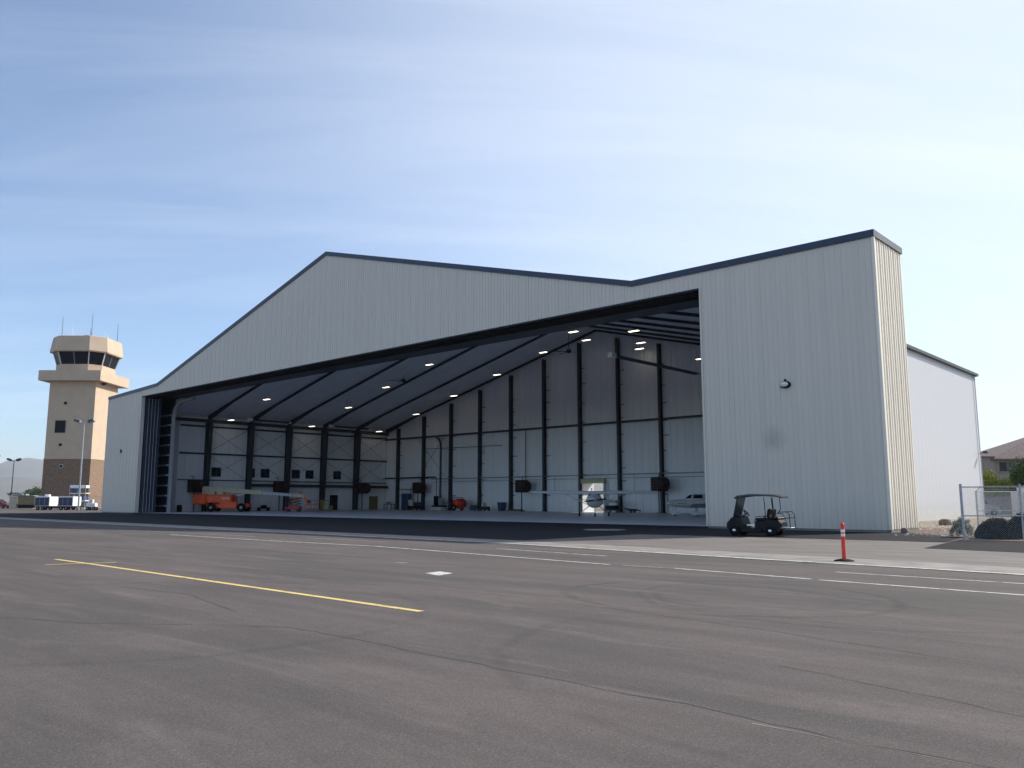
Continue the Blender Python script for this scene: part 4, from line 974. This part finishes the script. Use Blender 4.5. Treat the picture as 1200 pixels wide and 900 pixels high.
# ---- aircraft helpers
def ring(x, w, zc, h, n=14, flat=.0):
    return [(x, w * math.cos(a), zc + h * math.sin(a) * (1 if math.sin(a) > 0 else 1 - flat)) for a in [6.2832 * i / n for i in range(n)]]
def airfoil_wing(y0, y1, x0, c0, x1, c1, z0, z1, th=.12):
    """lofted wing from span y0 to y1; x is leading edge (front = +x)"""
    prof = [(0, .0), (.04, .045), (.2, .075), (.5, .06), (1, .004), (.5, -.02), (.2, -.035), (.04, -.025)]
    rings = []
    for y, x, c, z in ((y0, x0, c0, z0), (y1, x1, c1, z1)): rings.append([(x - q * c, y, z + w * c * th / .12) for q, w in prof])
    return MB().loft(rings)
def aircraft(loc, rz, label, high, name='light_aircraft'):
    t = thing(name, label, 'airplane', loc, rz); p = lambda n, mb, m, l=None, par=None: mb.build(n, m, par or t, l)
    if high:
        secs = [(2.25, .18, 1.60, .18), (2.15, .48, 1.52, .42), (1.7, .58, 1.46, .55), (1.1, .60, 1.46, .62), (.6, .60, 1.5, .68), (.2, .58, 1.56, .72), (-.9, .55, 1.6, .70), (-1.6, .45, 1.5, .55), (-3, .26, 1.45, .32), (-5.0, .08, 1.5, .14)]
    else:
        secs = [(2.35, .15, 1.22, .15), (2.2, .40, 1.2, .30), (1.6, .50, 1.2, .38), (.9, .55, 1.2, .43), (0, .56, 1.2, .45), (-1.2, .52, 1.2, .44), (-2.4, .35, 1.25, .33), (-4.6, .08, 1.35, .14)]
    k_ = 1.22 if high else 1
    p('fuselage', MB().loft([ring(x, w * k_, z, h) for x, w, z, h in secs], smooth=True), 'white_paint' if high else 'offwhite')
    p('nose_cowl', MB().loft([ring(x + .012, w * 1.02 * k_, z, h * 1.02) for x, w, z, h in secs[:3]], smooth=True), 'offwhite')
    zp = secs[0][2]
    p('spinner', MB().lathe([(.16, 0), (.13, .14), (.03, .27)], (secs[0][0] + .02, 0, zp), 'X', 14), 'chrome' if high else 'white_paint')
    pr = MB(); a = R(8) if high else R(88)
    for sgn in (-1, 1):
        d = Vector((0, math.cos(a) * sgn, math.sin(a) * sgn)); c = Vector((secs[0][0] + .1, 0, zp)); u = Vector((1, 0, 0)).cross(d)
        rr = lambda k, w, tw: [c + d * k + u * w + Vector((tw, 0, 0)), c + d * k - u * w - Vector((tw, 0, 0)), c + d * k - u * w + Vector((.03 - tw, 0, 0)), c + d * k + u * w + Vector((.03 + tw, 0, 0))]
        pr.loft([rr(.08, .05, .03), rr(.45, .085, .02), rr(.93, .05, .005)])
    p('propeller', pr, 'black')
    for sy in (-1, 1): p('air_intake', MB().lathe([(.11, 0), (.10, .02)], (secs[1][0] + .02, sy * .22, zp + .08), 'X', 12), 'black')
    if high:
        p('windshield', MB().loft([[(.75, -.46, 1.95), (.75, .46, 1.95), (.74, .46, 1.93), (.74, -.46, 1.93)], [(.18, -.50, 2.28), (.18, .50, 2.28), (.14, .5, 2.25), (.14, -.5, 2.25)]]), 'glass_dark')
        for sy in (-1, 1): p('side_window', MB().loft([[(.5, sy * .565, 1.72), (-1.3, sy * .53, 1.74), (-1.3, sy * .50, 1.74), (.5, sy * .53, 1.72)], [(.1, sy * .56, 2.15), (-1.2, sy * .52, 2.1), (-1.2, sy * .48, 2.1), (.1, sy * .52, 2.15)]]), 'glass_dark')
        for sy in (-1, 1):
            p('wing', airfoil_wing(sy * .0, sy * 2.6, .35, 1.6, .35, 1.6, 2.27, 2.32, .24), 'white_paint'); p('wing_tip', airfoil_wing(sy * 2.6, sy * 5.5, .35, 1.6, .2, 1.1, 2.32, 2.36, .22), 'white_paint')
            p('strut', MB().tube((-.1, sy * .55, 1.15), (-.1, sy * 2.6, 2.27), .035, 6), 'offwhite')
            p('gear_leg', MB().tube((-.4, sy * .42, 1.0), (-.4, sy * 1.22, .32), .045, 6, .035), 'offwhite')
            wheel(t, -.4, sy * 1.27, .22, .15)
        p('tailplane', airfoil_wing(-1.7, 1.7, -4.2, .95, -4.2, .95, 1.62, 1.62, .08), 'offwhite')
        p('fin', MB().loft([[(-3.4, -.05, 1.65), (-3.4, .05, 1.65), (-5.0, .03, 1.6), (-5.0, -.03, 1.6)], [(-4.6, -.03, 2.75), (-4.6, .03, 2.75), (-5.2, .02, 2.75), (-5.2, -.02, 2.75)]]), 'offwhite')
        p('nose_strut', MB().tube((1.6, 0, 1.0), (1.65, 0, .25), .04, 6), 'chrome'); wheel(t, 1.65, 0, .18, .13)
        p('beacon', MB().lathe([(.07, 0), (.05, .12)], (-4.9, 0, 2.75), 'Z', 10), 'red')
    else:
        p('canopy', MB().loft([ring(x, w, z, h, 12) for x, w, z, h in ((.95, .25, 1.55, .06), (.4, .47, 1.6, .38), (-.1, .50, 1.6, .48), (-1.1, .48, 1.6, .47), (-1.9, .3, 1.55, .25))], smooth=True), 'offwhite')
        for sy in (-1, 1):
            p('windshield', MB().loft([[(.88, sy * .30, 1.66), (.36, sy * .50, 1.66), (.36, sy * .46, 1.66)], [(.42, sy * .32, 1.99), (.22, sy * .42, 2.0), (.22, sy * .38, 2.0)]]), 'glass_dark')
            p('side_window', MB().loft([[(.15, sy * .52, 1.66), (-.75, sy * .51, 1.66), (-.75, sy * .47, 1.66), (.15, sy * .47, 1.66)], [(.02, sy * .44, 1.99), (-.7, sy * .44, 1.99), (-.7, sy * .38, 1.99), (.02, sy * .38, 1.99)]]), 'glass_dark')
            p('wing', airfoil_wing(sy * .45, sy * 5.0, .55, 1.65, .35, 1.15, .86, 1.22), 'offwhite')
            p('gear_leg', MB().tube((-.2, sy * 1.5, .85), (-.2, sy * 1.5, .25), .06, 6), 'offwhite')
            wheel(t, -.2, sy * 1.5, .2, .13)
            p('wheel_fairing', MB().loft([ring(x, w, .24, h, 10) for x, w, h in ((.35, .03, .05), (.1, .12, .17), (-.25, .13, .18), (-.7, .04, .06))], Matrix.Translation((0, sy * 1.5, 0)), smooth=True), 'white_paint')
        p('cheat_line', MB().loft([[(2.1, -.425, 1.18), (2.1, -.43, 1.22), (2.1, -.42, 1.22), (2.1, -.41, 1.18)], [(1.2, -.55, 1.17), (1.2, -.55, 1.23), (1.2, -.53, 1.23), (1.2, -.53, 1.17)], [(-1.2, -.535, 1.17), (-1.2, -.535, 1.23), (-1.2, -.5, 1.23), (-1.2, -.5, 1.17)]]), 'blue')
        p('cheat_line', MB().loft([[(2.1, .425, 1.18), (2.1, .43, 1.22), (2.1, .42, 1.22), (2.1, .41, 1.18)], [(1.2, .55, 1.17), (1.2, .55, 1.23), (1.2, .53, 1.23), (1.2, .53, 1.17)], [(-1.2, .535, 1.17), (-1.2, .535, 1.23), (-1.2, .5, 1.23), (-1.2, .5, 1.17)]]), 'blue')
        p('tailplane', airfoil_wing(-1.9, 1.9, -3.9, .8, -3.9, .8, 1.45, 1.45, .08), 'offwhite')
        p('fin', MB().loft([[(-3.3, -.05, 1.5), (-3.3, .05, 1.5), (-4.7, .03, 1.4), (-4.7, -.03, 1.4)], [(-4.3, -.03, 2.5), (-4.3, .03, 2.5), (-4.9, .02, 2.5), (-4.9, -.02, 2.5)]]), 'offwhite')
        p('nose_strut', MB().tube((1.75, 0, .9), (1.8, 0, .25), .045, 6), 'chrome'); wheel(t, 1.8, 0, .18, .12)
        p('wheel_fairing', MB().loft([ring(x, w, .24, h, 10) for x, w, h in ((2.25, .03, .05), (2.0, .11, .16), (1.65, .12, .17), (1.25, .03, .06))], smooth=True), 'white_paint')
    return t
# heading: nose towards the viewer, turned a little to the left in the picture
pl = aircraft((-46.9, 62.4, .1), R(-42.6 - 8), 'white high-wing propeller plane facing the door with struts under its wings', True); pl.scale = (1.07, 1.07, .93)
aircraft(tuple(S(17.4, 79.4)[:2]) + (.1,), R(222.6 - 10), 'white low-wing propeller plane seen side-on, tail hidden by the right pylon', False)

# ------------------------------------------------------------------ workshop equipment along the back wall
def eq(name, label, cat, x, y, rz=0): return thing(name, label, cat, (x, y, .1), rz)
t = eq('workbench', 'low dark workbench in the far left corner', 'workbench', -102.6, 83.2)
MB().bbox(-1, 1, -.35, .35, .8, .9, .02).build('bench_top', 'dark_steel', t)
for x in (-.9, .9):
    for y in (-.3, .3): MB().box(x - .04, x + .04, y - .04, y + .04, 0, .8).build('leg', 'dark_steel', t)
MB().bbox(-.6, .2, -.2, .2, .9, 1.25, .03).build('vice', 'grey_metal', t); MB().box(-.85, .85, -.28, .28, .25, .3).build('shelf', 'dark_steel', t)
t = eq('storage_cabinet', 'tall blue-grey cabinet between the first two back columns', 'cabinet', -98.6, 83.3)
MB().bbox(-.75, .75, -.4, .4, 0, 2.5, .03).build('cabinet_body', 'blue', t); MB().box(-.02, .02, -.42, -.4, .1, 2.4).build('door_joint', 'black', t); MB().bbox(-1.1, 1.1, -.5, .5, 3.1, 3.2, .02).build('top_shelf', 'dark_steel', t)
for x in (-1, 1): MB().tube((x, 0, 0), (x, 0, 3.1), .04).build('post', 'dark_steel', t)
t = eq('tool_trolley', 'dark tool trolley with pale bag below the far left foam generator', 'trolley', -95.2, 82.0)
MB().bbox(-1.1, 1.1, -.4, .4, .2, .6, .04).build('tray', 'black', t); MB().bbox(-1.2, -.4, -.3, .3, .6, 1.6, .15).build('bag', 'offwhite', t); MB().bbox(.1, 1.2, -.35, .35, .6, 1.2, .08).build('engine_block', 'dark_steel', t)
for x in (-.9, .9):
    for y in (-.35, .35): wheel(t, x, y, .12, .07)
t = eq('drill_press', 'dark machine on a pale pedestal under the thick riser pipe', 'machine', -90.4, 82.6)
MB().bbox(-1.0, 1.0, -.5, .5, 0, .5, .03).build('pedestal', 'offwhite', t); MB().bbox(-1.1, 1.1, -.5, .5, .5, .72, .03).build('table', 'black', t); MB().bbox(-.9, -.3, -.3, .3, .72, 2.1, .06).build('column_head', 'black', t); MB().bbox(.1, .9, -.3, .3, .72, 1.8, .05).build('control_cabinet', 'grey_metal', t); MB().tube((.6, 0, 1.1), (2.6, 0, 1.1), .05).build('outfeed_bar', 'dark_steel', t)
t = eq('fire_bottle_cart', 'red wheeled fire extinguisher cart against the back wall', 'fire extinguisher', -85.8, 82.4)
MB().lathe([(.1, -1.1), (.62, -.9), (.72, -.4), (.72, .5), (.55, .9), (.1, 1.05)], (0, 0, 1.0), 'X', 20).build('tank', 'red', t)
wheel(t, -.4, -.75, .45, .12); wheel(t, -.4, .75, .45, .12)
MB().path([(-1.0, -.4, 1.1), (-1.1, -.4, 1.9), (.9, -.4, 1.8), (1.6, -.4, .9)], .05).build('hose_rail', 'dark_red', t); MB().lathe([(.38, -.1), (.38, .1)], (.2, -.8, 1.1), 'Y', 18).build('hose_reel', 'lift_orange', t); MB().tube((.7, 0, .1), (.7, 0, .5), .06).build('rest_leg', 'dark_steel', t)
t = eq('floor_scrubber', 'small blue floor machine next to the red extinguisher cart', 'machine', -83.2, 82.6)
MB().bbox(-.5, .5, -.3, .3, .15, .8, .08).build('tank', 'blue', t); MB().path([(.4, 0, .7), (.9, 0, 1.2)], .04).build('handle', 'black', t); wheel(t, -.3, -.3, .16, .08); wheel(t, -.3, .3, .16, .08); wheel(t, .35, 0, .1, .08)
t = eq('tow_tractor', 'small grey tug with round seat left of a back column', 'tug', -81.0, 82.6)
MB().bbox(-.7, .7, -.4, .4, .2, .6, .06).build('tug_body', 'dark_steel', t); MB().bbox(-.5, -.1, -.25, .25, .6, 1.1, .05).build('seat', 'offwhite', t); MB().tube((.3, 0, .6), (.1, 0, 1.15), .03).build('steering_post', 'black', t)
for x in (-.45, .45):
    for y in (-.4, .4): wheel(t, x, y, .2, .12)
t = eq('waste_bin', 'dark blue waste bin at the foot of a back column', 'bin', -78.3, 83.2)
MB().loft([[(-.35, -.35, 0), (.35, -.35, 0), (.35, .35, 0), (-.35, .35, 0)], [(-.45, -.45, 1.1), (.45, -.45, 1.1), (.45, .45, 1.1), (-.45, .45, 1.1)]]).build('bin_body', 'blue', t); MB().bbox(-.48, .48, -.48, .48, 1.1, 1.2, .03).build('lid', 'black', t)
t = eq('pallet', 'flat dark pallet of pipes lying along the back wall', 'pallet', -75.9, 83.2)
for k in range(5): MB().box(-1.4, 1.4, -.5 + k * .22, -.36 + k * .22, .1, .13).build('board', 'brown', t)
for y in (-.45, 0, .45): MB().box(-1.4, 1.4, y - .05, y + .05, 0, .1).build('runner', 'brown', t)
MB().tube((-1.3, .1, .2), (1.3, .1, .2), .07).build('pipe', 'dark_steel', t)
t = eq('stacked_chairs', 'dark flat cart stacked with equipment right of the high-wing plane', 'cart', -58.6, 82.4)
MB().bbox(-1.6, .6, -.5, .5, .25, .4, .03).build('deck', 'dark_steel', t); MB().bbox(-1.4, .1, -.4, .4, .4, .85, .04).build('crate', 'black', t); MB().bbox(-1.2, .2, -.4, .4, 1.15, 1.5, .04).build('crate', 'grey_metal', t)
for x in (-1.3, .1): MB().tube((x, 0, .85), (x, 0, 1.2), .04).build('prop', 'dark_steel', t)
for x in (-1.2, .3):
    for y in (-.4, .4): wheel(t, x, y, .14, .08)
t.name = 'equipment_cart'
t = eq('tow_bar', 'low black aircraft tow bar on wheels right of the equipment cart', 'tow bar', -56.0, 82.2)
MB().beam((-1.3, 0, .5), (1.0, 0, .25), .12, .12).build('bar', 'black', t); MB().bbox(-.6, .4, -.3, .3, .25, .45, .03).build('carriage', 'black', t)
for y in (-.35, .35): wheel(t, -.1, y, .18, .1)
t = eq('safety_cabinet', 'pale yellow step cabinet left of the dark doorway', 'cabinet', -104.4, 72.8, 0)
MB().bbox(-.45, .45, -.8, .1, 0, 1.5, .03).build('cabinet_body', 'yellow_dull', t); MB().bbox(-.45, .45, .12, .8, 0, .7, .03).build('step', 'yellow_dull', t); MB().box(.45, .47, -.7, 0, .15, 1.35).build('door', 'offwhite', t)
t = eq('gas_bottles', 'dark tyre-topped stand behind the tan boom at the left wall', 'stand', -103.9, 62.0)
MB().bbox(-.4, .4, -.8, .8, .3, .5, .03).build('shelf', 'black', t); MB().lathe([(.2, 0), (.45, .05), (.45, .25), (.2, .3)], (0, 0, .5), 'Z', 16).build('tyre', 'rubber', t)
for y in (-.7, .7): MB().box(-.35, .35, y - .04, y + .04, 0, .3).build('leg', 'black', t)
t.name = 'tyre_stand'
t = eq('barrel', 'small dark drum against the wall just inside the left door pocket', 'drum', -104.5, 50.2)
MB().lathe([(.28, 0), (.3, .03), (.3, .4), (.31, .42), (.3, .44), (.3, .85), (.27, .88)], (0, 0, 0), 'Z', 18).build('drum_body', 'black', t); MB().lathe([(.05, .88), (.05, .92)], (.1, 0, 0), 'Z', 8).build('bung', 'grey_metal', t)

# ------------------------------------------------------------------ the air: thin even haze over the valley
hz = MB().box(-19000, 19000, -3000, 19000, -1.2, 900).build('haze', 'black'); hz['kind'] = 'stuff'; hz['label'] = 'thin pale haze over the valley'
hm = bpy.data.materials.new('haze'); hm.use_nodes = True; hn = hm.node_tree; hn.nodes.clear()
ho = hn.nodes.new('ShaderNodeOutputMaterial'); hv = hn.nodes.new('ShaderNodeVolumePrincipled')
hv.inputs['Color'].default_value = (.86, .92, 1, 1); hv.inputs['Density'].default_value = 5.0e-5; hv.inputs['Anisotropy'].default_value = .2
hn.links.new(hv.outputs[0], ho.inputs['Volume']); hz.data.materials.clear(); hz.data.materials.append(hm)
